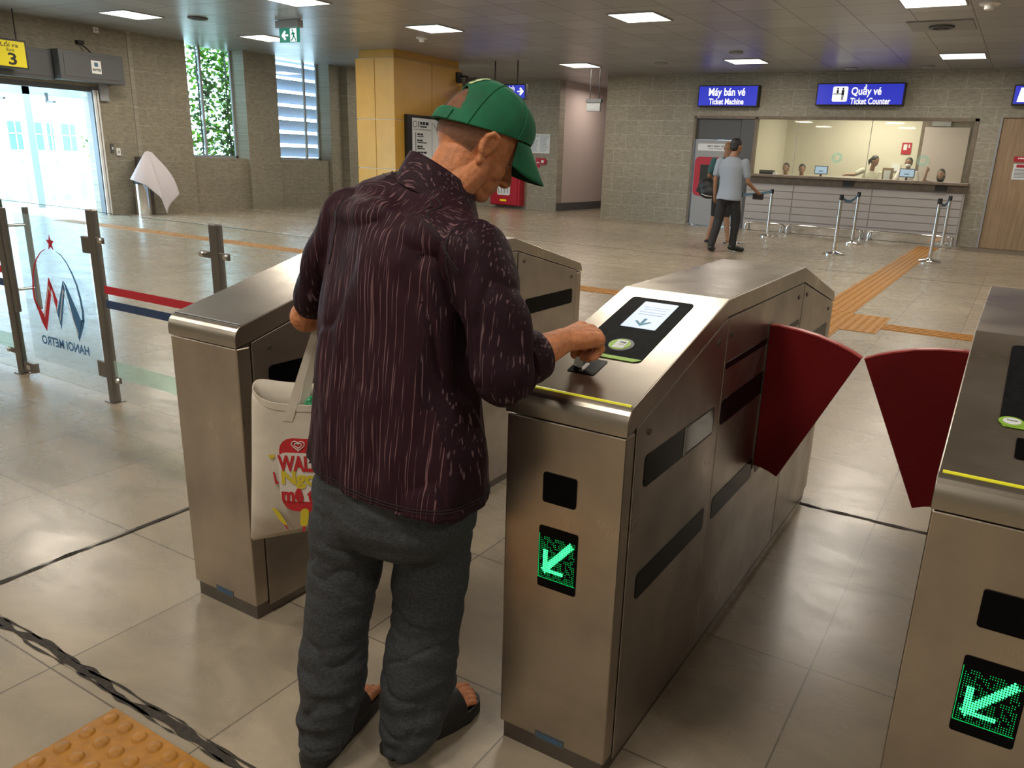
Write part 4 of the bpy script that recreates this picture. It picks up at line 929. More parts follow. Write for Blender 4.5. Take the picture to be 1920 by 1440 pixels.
def creases(me, amp, sc_, fn=None):
    nr = [v.normal.copy() for v in me.vertices]
    for v, n in zip(me.vertices, nr):
        p = v.co; q = noise.noise(Vector((p.x*sc_[0]+3, p.y*sc_[1]+1, p.z*sc_[2]+7)))+.35*noise.noise(Vector((p.x*sc_[0]*2.3, p.y*sc_[1]*2.3+4, p.z*sc_[2]*2.6)))
        d = -amp*max(0, 1-abs(q)*5.5)**1.5
        if fn: d *= fn(p)*.8
        v.co = p+n*d
    me.update()

# ---- man frame: r = to the right of the photograph, w = away from it, f = the way he faces
MO = Vector((-.25, -.13, 0)); RR = Vector((.866, .5, 0)); WW = Vector((-.5, .866, 0))
FV = (RR*.625+WW*.78).normalized(); SV = (RR*.78-WW*.625).normalized()
def W(r, z, w): return MO+RR*r+WW*w+Vector((0, 0, z))
def ringsb(rows, kf=.62, n=40, tilt=None, e=2.4, grow=0.):
    out = []
    for k, (r, z, w, h) in enumerate(rows):
        a = h/math.sqrt((.78)**2+(.625*kf)**2)+grow; b = a*kf; c = W(r, z, w); tl = tilt[k] if tilt else 0
        ring = []
        for i in range(n):
            t = 2*PI*i/n; ct, st = math.cos(t), math.sin(t)
            x = a*math.copysign(abs(ct)**(2/e), ct); y = b*math.copysign(abs(st)**(2/e), st)
            ring.append(c+SV*x+FV*y+Vector((0, 0, tl*x)))
        out.append(ring)
    return out
man = thing('person', 'man in green cap and plum striped shirt holding a ticket to the gate reader', 'person', (-.25, -.13, 0))
# head frame
hy = (RR*.93+WW*.37).normalized(); pa = math.radians(35)
HF = hy*math.cos(pa)-Vector((0, 0, 1))*math.sin(pa); HU = hy*math.sin(pa)+Vector((0, 0, 1))*math.cos(pa); HS = HF.cross(HU)
HR = Matrix((HF, HS, HU)).transposed()
HC = W(.199, 1.458, .15)
def hd(f, s, u): return HC+HF*f+HS*s+HU*u
b = MB()
b.ell(hd(0, 0, .0), (.096, .077, .098), HR, 32, 20)
b.ell(hd(.014, 0, -.045), (.080, .067, .072), HR, 24, 14); b.ell(hd(.045, .0, -.055), (.046, .058, .045), HR, 24, 14)
b.ell(hd(.045, 0, -.075), (.052, .050, .048), HR, 24, 14)
b.ell(hd(.070, 0, -.105), (.024, .028, .020), HR)                       # chin
b.ell(hd(.068, 0, .0), (.028, .052, .018), HR)                          # brow
for s in (-1, 1):
    b.ell(hd(.066, .032*s, -.022), (.016, .017, .013), HR)              # eyelids
    b.ell(hd(.060, .036*s, -.050), (.024, .022, .026), HR)              # cheek
    b.limb([hd(.0, .052*s, -.092), hd(.068, .018*s, -.112)], [.016, .015])   # jaw line
    e0 = [(.012, .073, -.060), (.002, .079, -.038), (-.006, .085, -.012), (.003, .087, .001), (.016, .085, .0), (.021, .081, -.012), (.021, .077, -.026)]
    b.limb([hd(f, q*s, u) for f, q, u in e0], [.0065, .006, .006, .006, .006, .005, .005], 10)   # ear rim
    b.ell(hd(.007, .078*s, -.024), (.018, .0065, .027), HR); b.ell(hd(.012, .074*s, -.058), (.009, .007, .012), HR)
b.limb([hd(.084, 0, -.012), hd(.106, 0, -.050)], [.010, .014]); b.ell(hd(.103, 0, -.055), (.014, .018, .011), HR)   # nose
b.ell(hd(.086, 0, -.080), (.014, .024, .007), HR); b.ell(hd(.083, 0, -.091), (.013, .021, .007), HR)               # lips
b.limb([W(.10, 1.28, .09), W(.135, 1.36, .11), W(.165, 1.41, .13)], [.055, .056, .060], 24)                        # neck
b.limb([W(.15, 1.34, .07), W(.195, 1.385, .105)], [.036, .033])
b.loft(ringsb([(.02, .60, 0, .13), (.022, .80, 0, .135), (.025, 1.0, .01, .13), (.035, 1.15, .03, .14), (.05, 1.26, .05, .13), (.07, 1.32, .07, .07)], .6))
SHR, ELR = W(.215, 1.225, -.09), W(.285, 1.008, -.152); WRR = Vector((.114, .040, 1.043))
b.limb([SHR, ELR], [.045, .036]); b.limb([ELR, ELR.lerp(WRR, .35), ELR.lerp(WRR, .8), WRR], [.036, .041, .031, .027], 20)
SHL, ELL_, WRL = W(-.09, 1.26, .11), W(-.225, 1.022, .195), W(-.10, 1.05, .40)
b.limb([SHL, ELL_], [.032, .036]); b.limb([ELL_, WRL], [.038, .026])
# legs inside the trousers, feet
FR0, FR1 = Vector((-.183, -.195, 0)), Vector((-.128, .055, 0)); FL0, FL1 = Vector((-.312, -.33, 0)), Vector((-.372, -.085, 0))
for (rows, f0, f1) in (([(.10, .55, 0), (.095, .33, -.03), (.068, .09, -.10)], FR0, FR1), ([(-.085, .55, 0), (-.115, .33, -.04), (-.134, .09, -.12)], FL0, FL1)):
    b.limb([W(*q) for q in rows], [.062, .048, .036])
    d_ = (f1-f0).normalized(); sd = Vector((d_.y, -d_.x, 0)); up = Vector((0, 0, 1)); an = W(*rows[-1])
    hl = f0+d_*.035+up*.055; b.limb([an, hl], [.036, .030]); b.limb([an+up*-.005, f0+d_*.15+up*.062, f0+d_*.205+up*.050], [.036, .030, .020])
    b.limb([hl, f0+d_*.19+up*.045+sd*.02], [.028, .017]); b.limb([hl, f0+d_*.19+up*.045-sd*.02], [.028, .017])
    out_ = 1 if f0 is FR0 else -1
    for k, (off, ln_, rr_) in enumerate([(-.032, .262, .0125), (-.012, .262, .009), (.004, .256, .0085), (.019, .248, .0082), (.033, .238, .0078)]):
        b.limb([f0+d_*.19+up*.045+sd*off*out_*.9, f0+d_*(ln_-.022)+up*.047+sd*off*out_, f0+d_*ln_+up*.038+sd*off*out_], [rr_, rr_, rr_*.92], 12)
# right hand, curled over the ticket slot
hh = Vector((.24, .95, .02)).normalized(); tt = Vector((.95, -.24, -.22)).normalized(); dn = hh.cross(tt).normalized()
if dn.z > 0: dn = -dn
K = WRR+hh*.082+Vector((.004, 0, .004))
b.limb([WRR, K+tt*-.026-hh*.008], [.025, .019]); b.limb([WRR, K+tt*-.006], [.026, .019]); b.limb([WRR, K+tt*.014-hh*.004], [.025, .018]); b.limb([WRR+tt*.006, K+tt*.031-hh*.014], [.023, .017])
FT = {}
for nme, off, ls, rr_ in (('i', -.030, (.042, .026, .021), .0105), ('m', -.0095, (.043, .026, .021), .0108), ('r', .0115, (.038, .025, .020), .0102), ('p', .031, (.030, .019, .017), .0092)):
    p0 = K+tt*off-hh*(.012 if nme == 'p' else 0)
    c1, c2, c3 = {'i': (42, 105, 138), 'm': (50, 118, 155), 'r': (55, 125, 165), 'p': (58, 128, 168)}[nme]
    def dr_(a): a = math.radians(a); return hh*math.cos(a)+dn*math.sin(a)
    p1 = p0+dr_(c1)*ls[0]; p2 = p1+dr_(c2)*ls[1]; p3 = p2+dr_(c3)*ls[2]*.85; FT[nme] = p3
    b.limb([p0, p1, p2, p3], [rr_*1.15, rr_, rr_*.93, rr_*.82], 14)
    b.ell(p0-dn*.004, (.010, .010, .008))
    b.ell(p1, (rr_*1.08,)*3)
th0 = WRR+hh*.022-tt*.020+dn*.008; th1 = WRR+hh*.058-tt*.040+dn*.022; th2 = WRR+hh*.083-tt*.036+dn*.042; th3 = FT['i']-hh*.012-tt*.006+dn*.004
b.limb([th0, th1, th2, th3], [.019, .014, .0115, .0095], 14)
# left hand, closed in front of him
wl = WRL; lh = (RR*.5+WW*.8).normalized(); lt_ = Vector((0, 0, 1))
b.limb([wl, wl+lh*.07], [.026, .026])
for k in range(4):
    p0 = wl+lh*.075+lt_*(-.027+.018*k); b.limb([p0, p0+lh*.025+RR*.02, p0+RR*.04, p0-lh*.02+RR*.035], [.0105, .010, .009, .008], 12)
b.limb([wl+lh*.02+lt_*.02, wl+lh*.06+lt_*.04+RR*.02, wl+lh*.07+lt_*.02+RR*.045], [.016, .012, .010], 12)
body = bake(b, .0026, 3, .5)
obj_from(body, 'body', M['skin'], man, smooth=True, angle=180)
# close cropped hair under the cap
hb = MB(); rs = []
for i in range(10):
    u = .052-.012*i; k = math.sqrt(max(.02, 1-(u/.101)**2)) if u > -.06 else math.sqrt(1-(.06/.101)**2)*(1-(-.06-u)*1.2)
    k = min(k, 1); rs.append([hd(-.0985*k*math.cos(t)-.0, .0795*k*math.sin(t), u) for t in [(-1.45+2.9*j/30) for j in range(31)]])
hb.loft(rs, cap=False, closed=False); hb.build('hair', M['stubble'], man, smooth=True, angle=180)
eb = MB()
for s in (-1, 1): eb.limb([hd(.090, .016*s, .006), hd(.088, .032*s, .011), hd(.078, .048*s, .005)], [.003, .0035, .002], 8)
eb.build('eyebrows', M['hair'], man, smooth=True)
ey = MB()
for s in (-1, 1): ey.ell(hd(.078, .031*s, -.021), (.0065, .011, .0035), HR)
ey.build('eyes', M['matblack'], man, smooth=True)
# shirt: torso and sleeves grown together
TORSO = [(.024, .700, 0, .216), (.021, .750, 0, .210), (.024, .819, 0, .202), (.023, .941, .01, .187), (.027, 1.060, .02, .176), (.034, 1.152, .03, .172), (.044, 1.215, .04, .172), (.055, 1.262, .05, .166), (.062, 1.300, .06, .138), (.079, 1.333, .07, .098), (.098, 1.362, .08, .066)]
TILT = [-.07, -.05, 0, 0, 0, -.05, -.12, -.18, -.22, -.22, -.2]
s_ = MB(); s_.loft(ringsb(TORSO, .60, 48, TILT))
A0, A1, A2, A3 = W(.215, 1.222, -.095), W(.268, 1.103, -.135), W(.283, 1.003, -.160), W(.330, 1.008, -.118)
s_.limb([A0, A1, A2, A3], [.070, .069, .068, .053], 28)
B0, B1, B2 = W(-.078, 1.272, .115), W(-.146, 1.165, .155), W(-.198, 1.068, .185)
s_.limb([B0, B1, B2], [.062, .058, .052], 28); s_.limb([B2, W(-.16, 1.07, .27)], [.050, .046], 24)
s_.ell(W(.0, 1.28, .05), (.12, .09, .05)); s_.ell(W(.135, 1.245, -.03), (.11, .09, .055))
me = bake(s_, .005, 5, .6)
def foldk(p):
    q = p-W(.28, 1.02, -.15); k = 1+1.3*max(0, 1-q.length/.17); q = p-W(-.16, 1.1, .17); return k+1.8*max(0, 1-q.length/.16)
drape(me, .017, (9, 9, 2.0), .007, (18, 18, 7), foldk)
creases(me, .0062, (7, 7, 3.2), foldk)
me.materials.clear(); so = obj_from(me, 'shirt', [M['shirt'], M['shirt_yoke'], M['shirt_sleeve']], man, smooth=True, angle=180)
base = base_of(man)
def yoke(x): return 1.362-.15*x-(2.0 if x > 0 else .5)*x*x
for p in me.polygons:
    c = p.center+base-MO; r_, w_, z_ = c.dot(RR), c.dot(WW), c.z; sx = c.dot(SV)
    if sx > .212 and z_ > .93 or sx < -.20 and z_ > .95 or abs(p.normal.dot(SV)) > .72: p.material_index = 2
    elif z_ > yoke(sx)+.5*max(0, (c-FV*.03).dot(FV)) or z_ > 1.34: p.material_index = 1
from mathutils.bvhtree import BVHTree
bv = BVHTree.FromPolygons([v.co.copy() for v in me.vertices], [tuple(p.vertices) for p in me.polygons])
def on_shirt(org, dr):
    h, n_, i_, d_ = bv.ray_cast(org-base, dr)
    return None if h is None else h+base+n_*.0008
def seam_rays(rays, r=.0016):
    pts = [q for q in (on_shirt(*a) for a in rays) if q is not None]
    if len(pts) > 3: MB().tube(pts, r, 6).build('seam', M['shirt_dark'], so, smooth=True)
M['shirt_dark'] = basic('plum_seam', (.012, .005, .008), .8)
ctr_ = MO+WW*.03+RR*.03
seam_rays([(ctr_+SV*x-FV*.5+Vector((0, 0, yoke(x))), FV) for x in [-.14+.39*i/50 for i in range(51)]])
seam_rays([(ctr_+SV*x-FV*.5+Vector((0, 0, yoke(x)-.007)), FV) for x in [-.14+.39*i/50 for i in range(51)]], .0009)
for z0 in (.722, .716): seam_rays([(ctr_+SV*math.cos(a)*.5-FV*math.sin(a)*.5+Vector((0, 0, z0-.06*math.cos(a)*.2)), (SV*-math.cos(a)+FV*math.sin(a))) for a in [-.3+(PI+.6)*i/50 for i in range(51)]], .0011)
for cc, ax, rd in ((W(.215, 1.16, -.10), (SV+Vector((0, 0, .1))).normalized(), .30), (W(-.055, 1.21, .10), (SV-Vector((0, 0, .15))).normalized(), .3)):
    e1 = (Vector((0, 0, 1))-ax*ax.z).normalized(); e2 = ax.cross(e1)
    if e2.dot(FV) > 0: e2 = -e2
    seam_rays([(cc+e1*math.cos(a)*rd+e2*math.sin(a)*rd, -(e1*math.cos(a)+e2*math.sin(a))) for a in [.45+1.5*i/40 for i in range(41)]])
# seams
def seam(pts, r=.0022, name='seam', mt='shirt_yoke', par=so):
    MB().tube(pts, r, 6).build(name, M[mt], par, smooth=True)
cb_ = MB()   # collar
def cring(r, z, w, a, bq, tz, n=40): return [W(r, z, w)+SV*a*math.cos(2*PI*i/n)+FV*bq*math.sin(2*PI*i/n)+Vector((0, 0, tz[0]*math.cos(2*PI*i/n)-tz[1]*math.sin(2*PI*i/n))) for i in range(n)]
cb_.loft([cring(.110, 1.318, .085, .096, .086, (-.026, .026)), cring(.111, 1.326, .087, .094, .084, (-.025, .029)), cring(.113, 1.342, .091, .086, .079, (-.022, .033)), cring(.117, 1.358, .095, .078, .074, (-.020, .037)), cring(.120, 1.369, .098, .073, .071, (-.018, .040)), cring(.121, 1.372, .098, .070, .069, (-.018, .041)), cring(.120, 1.369, .098, .067, .066, (-.018, .040)), cring(.112, 1.335, .09, .070, .069, (-.020, .034))], cap=False)
co = cb_.build('collar', M['shirt_yoke'], so, smooth=True, angle=180)
fa = (WRR-ELR).normalized(); fb = fa.cross(Vector((0, 0, 1))).normalized(); fc = fb.cross(fa); c0 = ELR.lerp(WRR, .36)
cf = MB(); cf.loft([[c0+fa*x+(fb*math.cos(t)+fc*math.sin(t))*r_ for t in [2*PI*i/32 for i in range(32)]] for x, r_ in ((-.026, .050), (-.022, .056), (.0, .0575), (.022, .055), (.026, .052), (.024, .047), (-.01, .045))], cap=False)
cf.build('cuff', M['shirt_sleeve'], so, smooth=True)
# trousers
tb = MB(); tb.loft(ringsb([(.021, .80, 0, .135), (.021, .735, 0, .160), (.021, .69, 0, .180), (.020, .64, 0, .188), (.017, .60, 0, .186), (.013, .555, 0, .165)], .66, 40))
LEGL = [(-.070, .64, 0, .085), (-.078, .56, 0, .096), (-.084, .510, -.005, .086), (-.092, .445, -.02, .084), (-.113, .346, -.04, .076), (-.120, .281, -.05, .079), (-.122, .213, -.07, .080), (-.128, .137, -.09, .072), (-.133, .080, -.11, .064), (-.136, .034, -.12, .050)]
LEGR = [(.100, .64, 0, .09), (.104, .56, 0, .098), (.108, .510, 0, .090), (.103, .452, -.015, .090), (.101, .349, -.03, .083), (.092, .254, -.05, .084), (.089, .151, -.065, .083), (.077, .093, -.08, .077), (.068, .055, -.093, .064), (.066, .034, -.098, .050)]
tb.loft(ringsb(LEGL, 1.0, 32, e=2.1)); tb.loft(ringsb(LEGR, 1.0, 32, e=2.1))
me = bake(tb, .005, 4, .5)
def low(p): return 1+1.2*max(0, 1-p.z/.35)
drape(me, .010, (6, 6, 3.0), .0055, (9, 9, 30), low)
creases(me, .006, (5, 5, 9), low)
to = obj_from(me, 'trousers', M['trousers'], man, smooth=True, angle=180)
# sandals
for f0, f1, sgn in ((FR0, FR1, 1), (FL0, FL1, -1)):
    d_ = (f1-f0).normalized(); sd = Vector((d_.y, -d_.x, 0))*sgn; up = Vector((0, 0, 1)); ctr = f0-d_*.025
    def out(k, z):
        prof = [(0, -.02), (.004, .02), (.02, .036), (.07, .040), (.12, .041), (.18, .050), (.235, .052), (.275, .040), (.297, .012), (.300, -.012), (.292, -.036), (.262, -.047), (.20, -.046), (.13, -.040), (.06, -.037), (.018, -.032)]
        return [ctr+d_*((x-.15)*k+.15)+sd*y*k+up*z for x, y in prof]
    sb = MB(); sb.loft([out(.97, .0), out(1.0, .006), out(1.0, .030), out(.97, .036), out(.90, .036), out(.88, .030)])
    so_ = sb.build('sandal', M['rubber'], man, smooth=True, angle=50)
    st = MB(); rg = []
    for i in range(17):
        a = PI*i/16; x = .047*math.cos(a)*1.05; z = .032+.062*math.sin(a)
        rg.append([ctr+d_*q+sd*(x+.002)+up*(z+(.0 if j else .0)) for j, q in enumerate((.135+.012*math.sin(a), .225-.006*math.sin(a)))]+[ctr+d_*q+sd*(x*.93+.002)+up*(z-.005) for q in (.225-.006*math.sin(a), .135+.012*math.sin(a))])
    st.loft(rg); st = st.build('strap', M['rubber'], so_, smooth=True, angle=50)
    mk = MB(); c_ = ctr+d_*.19+up*.0965-sd*.004
    mk.prism([c_+d_*a+sd*b_ for a, b_ in ((-.012, -.018), (.002, -.014), (-.001, .010), (.012, .013), (.008, .019), (-.012, .012))], up*.0015)
    mk.prism([c_+d_*a+sd*b_ for a, b_ in ((.014, -.012), (.020, -.002), (.011, -.004))], up*.0015)
    mk.build('emblem', M['white'], st)

# ---- cap (a thing he wears: child of the man)
cp = MB(); NU, NV = 66, 168
def crown(i, j, g=0.):
    ph = PI/2*(i/NU); th = 2*PI*j/NV; f = -.106*math.cos(th); s = .088*math.sin(th)
    rim = .004+.40*f; top = .112
    k = math.cos(ph)**.75; uu = rim+(top-rim)*math.sin(ph)**1.0
    return hd((f*k)*(1+g), s*k*(1+g), uu*(1+g*.5))
V_ = [[cp.bm.verts.new(crown(i, j)) for j in range(NV)] for i in range(NU)]; tv = cp.bm.verts.new(hd(0, 0, .1125))
for i in range(NU-1):
    for j in range(NV):
        dj = min(j+.5, NV-j-.5)/3; i3 = i/3                                      # opening at the back
        if 3 <= i3 <= 10.2 and dj < 6.2*math.sqrt(max(0, 1-((i3-3)/7.0)**2)): continue
        cp.face([V_[i][j], V_[i][(j+1) % NV], V_[i+1][(j+1) % NV], V_[i+1][j]])
for j in range(NV): cp.face([V_[-1][j], V_[-1][(j+1) % NV], tv])
cap_o = cp.build('cap', M['cap_green'], man, smooth=True, angle=180); cap_o.modifiers.new('thick', 'SOLIDIFY').thickness = .003
br = MB(); NB = 20; rows = []
for q in range(9):
    t_ = q/8; row = []
    for i in range(NB+1):
        s = -.070+.140*i/NB; f0 = .106*math.sqrt(max(0, 1-(s/.0885)**2)); f0 = max(f0, .062); ln_ = .082*math.sqrt(max(0, 1-(s/.0715)**2))
        row.append(hd(f0-.004+t_*ln_, s, .004+.40*f0-.012*t_-t_*ln_*.45-(s/.070)**2*.034*(.15+.85*t_)))
    rows.append(row)
br.loft(rows, cap=False, closed=False)
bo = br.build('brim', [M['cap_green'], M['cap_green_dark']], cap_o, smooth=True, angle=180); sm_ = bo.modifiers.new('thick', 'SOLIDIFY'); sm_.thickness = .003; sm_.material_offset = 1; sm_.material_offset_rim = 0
stp = MB(); stp.loft([[hd(-.1085*math.cos(th), .0905*math.sin(th), .004-.40*.106*math.cos(th)+o_) for o_ in (.001, .024)]+[hd(-.1045*math.cos(th), .0865*math.sin(th), .004-.40*.106*math.cos(th)+o_) for o_ in (.024, .001)] for th in [-.60+1.2*i/20 for i in range(21)]])
stp.build('strap', M['cap_green'], cap_o, smooth=True, angle=50)
MB().ell(hd(0, 0, .114), (.007, .007, .004), HR).build('button', M['cap_green'], cap_o, smooth=True)
pt = MB(); 
for i in range(31, 52):
    for j in list(range(NV-16, NV))+list(range(0, 12)):
        if noise.noise(Vector((i*.21, (j if j < 80 else j-NV)*.21, 2)))+.9-((i-41)/11)**2-(((j if j < 80 else j-NV)+2)/14)**2 < 0: continue 
        pt.face([pt.bm.verts.new(crown(i+a, (j+b_) % NV, .022)) for a, b_ in ((0, 0), (0, 1), (1, 1), (1, 0))])
bmesh.ops.remove_doubles(pt.bm, verts=pt.bm.verts, dist=.0002)
pt.build('print_patch', M['cap_patch'], cap_o, smooth=True, angle=180)
for th in (1.05, 2.1, -1.05, -2.1, PI):
    j = int(round((th % (2*PI))/(2*PI)*NV)); pts = [crown(i, j, .012) for i in range(0, NU)]
    if th == PI or abs(th) > .9: MB().tube(pts, .0011, 6).build('panel_seam', M['cap_green'], cap_o, smooth=True)
# the ticket between his fingers
tk = FT['i'].lerp(FT['m'], .5)+dn*.004
tag(MB().prism([tk-tt*.012-hh*.008, tk+tt*.014-hh*.008, tk+tt*.014-hh*.007+dn*.024, tk-tt*.012-hh*.007+dn*.024], hh*.0008).build('ticket', M['paper'], loc=tuple(tk)), 'small ticket held in the right hand over the slot', 'ticket')

# ---- tote bag on the left forearm
def BW(r, z, w): return W(r, z, w)
bag = thing('tote_bag', 'cream canvas tote bag with red and yellow ice cream print on the man\'s left arm', 'bag', tuple(W(-.28, .42, .25)))
bagr = []
for k, (z, rl, rr_, th, dz) in enumerate([(.425, -.418, -.150, .004, .0), (.436, -.424, -.145, .018, .0), (.50, -.414, -.14, .030, 0), (.60, -.405, -.135, .036, 0), (.70, -.398, -.13, .036, 0), (.77, -.392, -.13, .034, .0), (.808, -.387, -.13, .036, .0)]):
    ring = []; n = 44
    for i in range(n):
        t_ = 2*PI*i/n; x = math.copysign(abs(math.cos(t_))**.45, math.cos(t_)); y = math.copysign(abs(math.sin(t_))**.8, math.sin(t_))
        zz_ = z+(.022*abs(x)**3 if k >= 5 else 0)+(-.012*abs(x)**3 if k < 2 else 0)+(.018*y if k == 6 else 0)+(.0+.03*x if k < 2 else 0)
        ring.append(W((rl+rr_)/2+(rr_-rl)/2*x, zz_, .250+th*y))
    bagr.append(ring)
bm_ = MB(); bm_.loft(bagr, cap=False); bm_.face([bm_.bm.verts.new(v) for v in bagr[0]])
bmesh.ops.remove_doubles(bm_.bm, verts=bm_.bm.verts, dist=.0001)
bo_ = bm_.build('bag_body', M['canvas'], bag, smooth=True, angle=80); bo_.modifiers.new('thick', 'SOLIDIFY').thickness = .0016
MB().loft([[p+Vector((0, 0, dz)) for p in bagr[-1]] for dz in (-.018,)]+[[p+(p-W(-.26, .8, .25)).normalized()*.0015 for p in bagr[-1]]], cap=False).build('hem', M['canvas'], bag, smooth=True)
stv = MB()
for (r0, w0) in ((-.292, .214), (-.278, .286)):
    P0, P1 = W(r0, .745, w0), W(-.206, .990, .205 if w0 < .25 else .235)
    stv.loft([[P0.lerp(P1, f)+RR*(.0125*(1-.35*f)*q)+WW*o_ for q, o_ in ((-1, 0), (1, 0), (1, .002), (-1, .002))] for f in [i/10 for i in range(11)]])
P1 = W(-.206, .990, .205); P2 = W(-.206, .990, .235)
stv.loft([[W(-.210+.0, .990+.045*math.sin(PI*f), .205+.04*f)+RR*(.0085*q)+Vector((0, 0, o_)) for q, o_ in ((-1, 0), (1, 0), (1, .002), (-1, .002))] for f in [i/8 for i in range(9)]])
stv.build('handle_strap', M['canvas'], bag, smooth=True, angle=50)
tag(MB().ell(W(-.235, .770, .25), (.030, .022, .034), None, 14, 10).ell(W(-.20, .755, .25), (.04, .024, .03), None, 14, 10).build('plastic_bag', basic('green_film', (.01, .30, .12), .25), smooth=True, loc=tuple(W(-.23, .76, .25))), 'green plastic bag showing inside the tote bag opening', 'plastic bag')
ND = -WW; wf = .2125
def bp(r, z, o_=0.): return W(r, z, wf-o_)
def poly(mb, l, o_): mb.prism([bp(r, z, o_) for r, z in l], ND*.0006)
pm = MB(); poly(pm, rrect(-.318, -.205, .495, .700, .035), .0); bl = pm.build('print_badge', M['print_red'], bag)
pm = MB(); poly(pm, rrect(-.322, -.185, .524, .660, .02), .0008); pm.build('print_ground', M['print_white'], bl)
text("WALL'S", 'lettering', M['print_red'], bl, bp(-.258, .632, .0024), RR, (0, 0, 1), w=.130, h=.046, bold=.045)
text('Ngon', 'lettering', M['print_yellow'], bl, bp(-.258, .586, .0024), RR, (0, 0, 1), w=.115, h=.050, bold=.045)
text('mê tít', 'lettering', M['print_red'], bl, bp(-.262, .543, .0024), RR, (0, 0, 1), w=.112, h=.038, bold=.045)
ht = MB()
for sc2 in (1., .55):
    hp = []
    for i in range(41):
        a = 2*PI*i/40; hp.append(bp(-.268+sc2*.00105*16*math.sin(a)**3, .681+sc2*.00095*(13*math.cos(a)-5*math.cos(2*a)-2*math.cos(3*a)-math.cos(4*a)), .0014))
    ht.tube(hp, .0013, 6)
ht.build('heart_mark', M['print_white'], bl)
for (r0, z0, an_) in ((-.328, .478, -.5), (-.262, .478, .1)):
    def ro(x, z): return (r0+x*math.cos(an_)-z*math.sin(an_)*-1*-1, z0+x*math.sin(an_)+z*math.cos(an_))
    pm = MB(); poly(pm, [(r0+x*math.cos(an_)-z*math.sin(an_)*-1, z0+x*math.sin(an_)*-1*-1+z*math.cos(an_)) for x, z in rrect(-.011, .011, -.026, .026, .010)], .0004); ic = pm.build('ice_lolly', M['print_yellow'], bag)
    pm = MB(); poly(pm, [(r0+x*math.cos(an_)-z*math.sin(an_)*-1, z0+x*math.sin(an_)+z*math.cos(an_)) for x, z in ((-.003, -.042), (.003, -.042), (.003, -.026), (-.003, -.026))], .0004); pm.build('lolly_stick', M['print_red'], ic)
pm = MB(); poly(pm, [(-.338, .640), (-.330, .648), (-.333, .655), (-.338, .650), (-.343, .655), (-.346, .648)], .0004); pm.build('small_heart', M['print_yellow'], bag)
pm = MB(); poly(pm, [(-.338, .605), (-.333, .603), (-.330, .580), (-.325, .578), (-.325, .572), (-.333, .570), (-.334, .576)], .0004); pm.build('music_note', M['print_red'], bag)

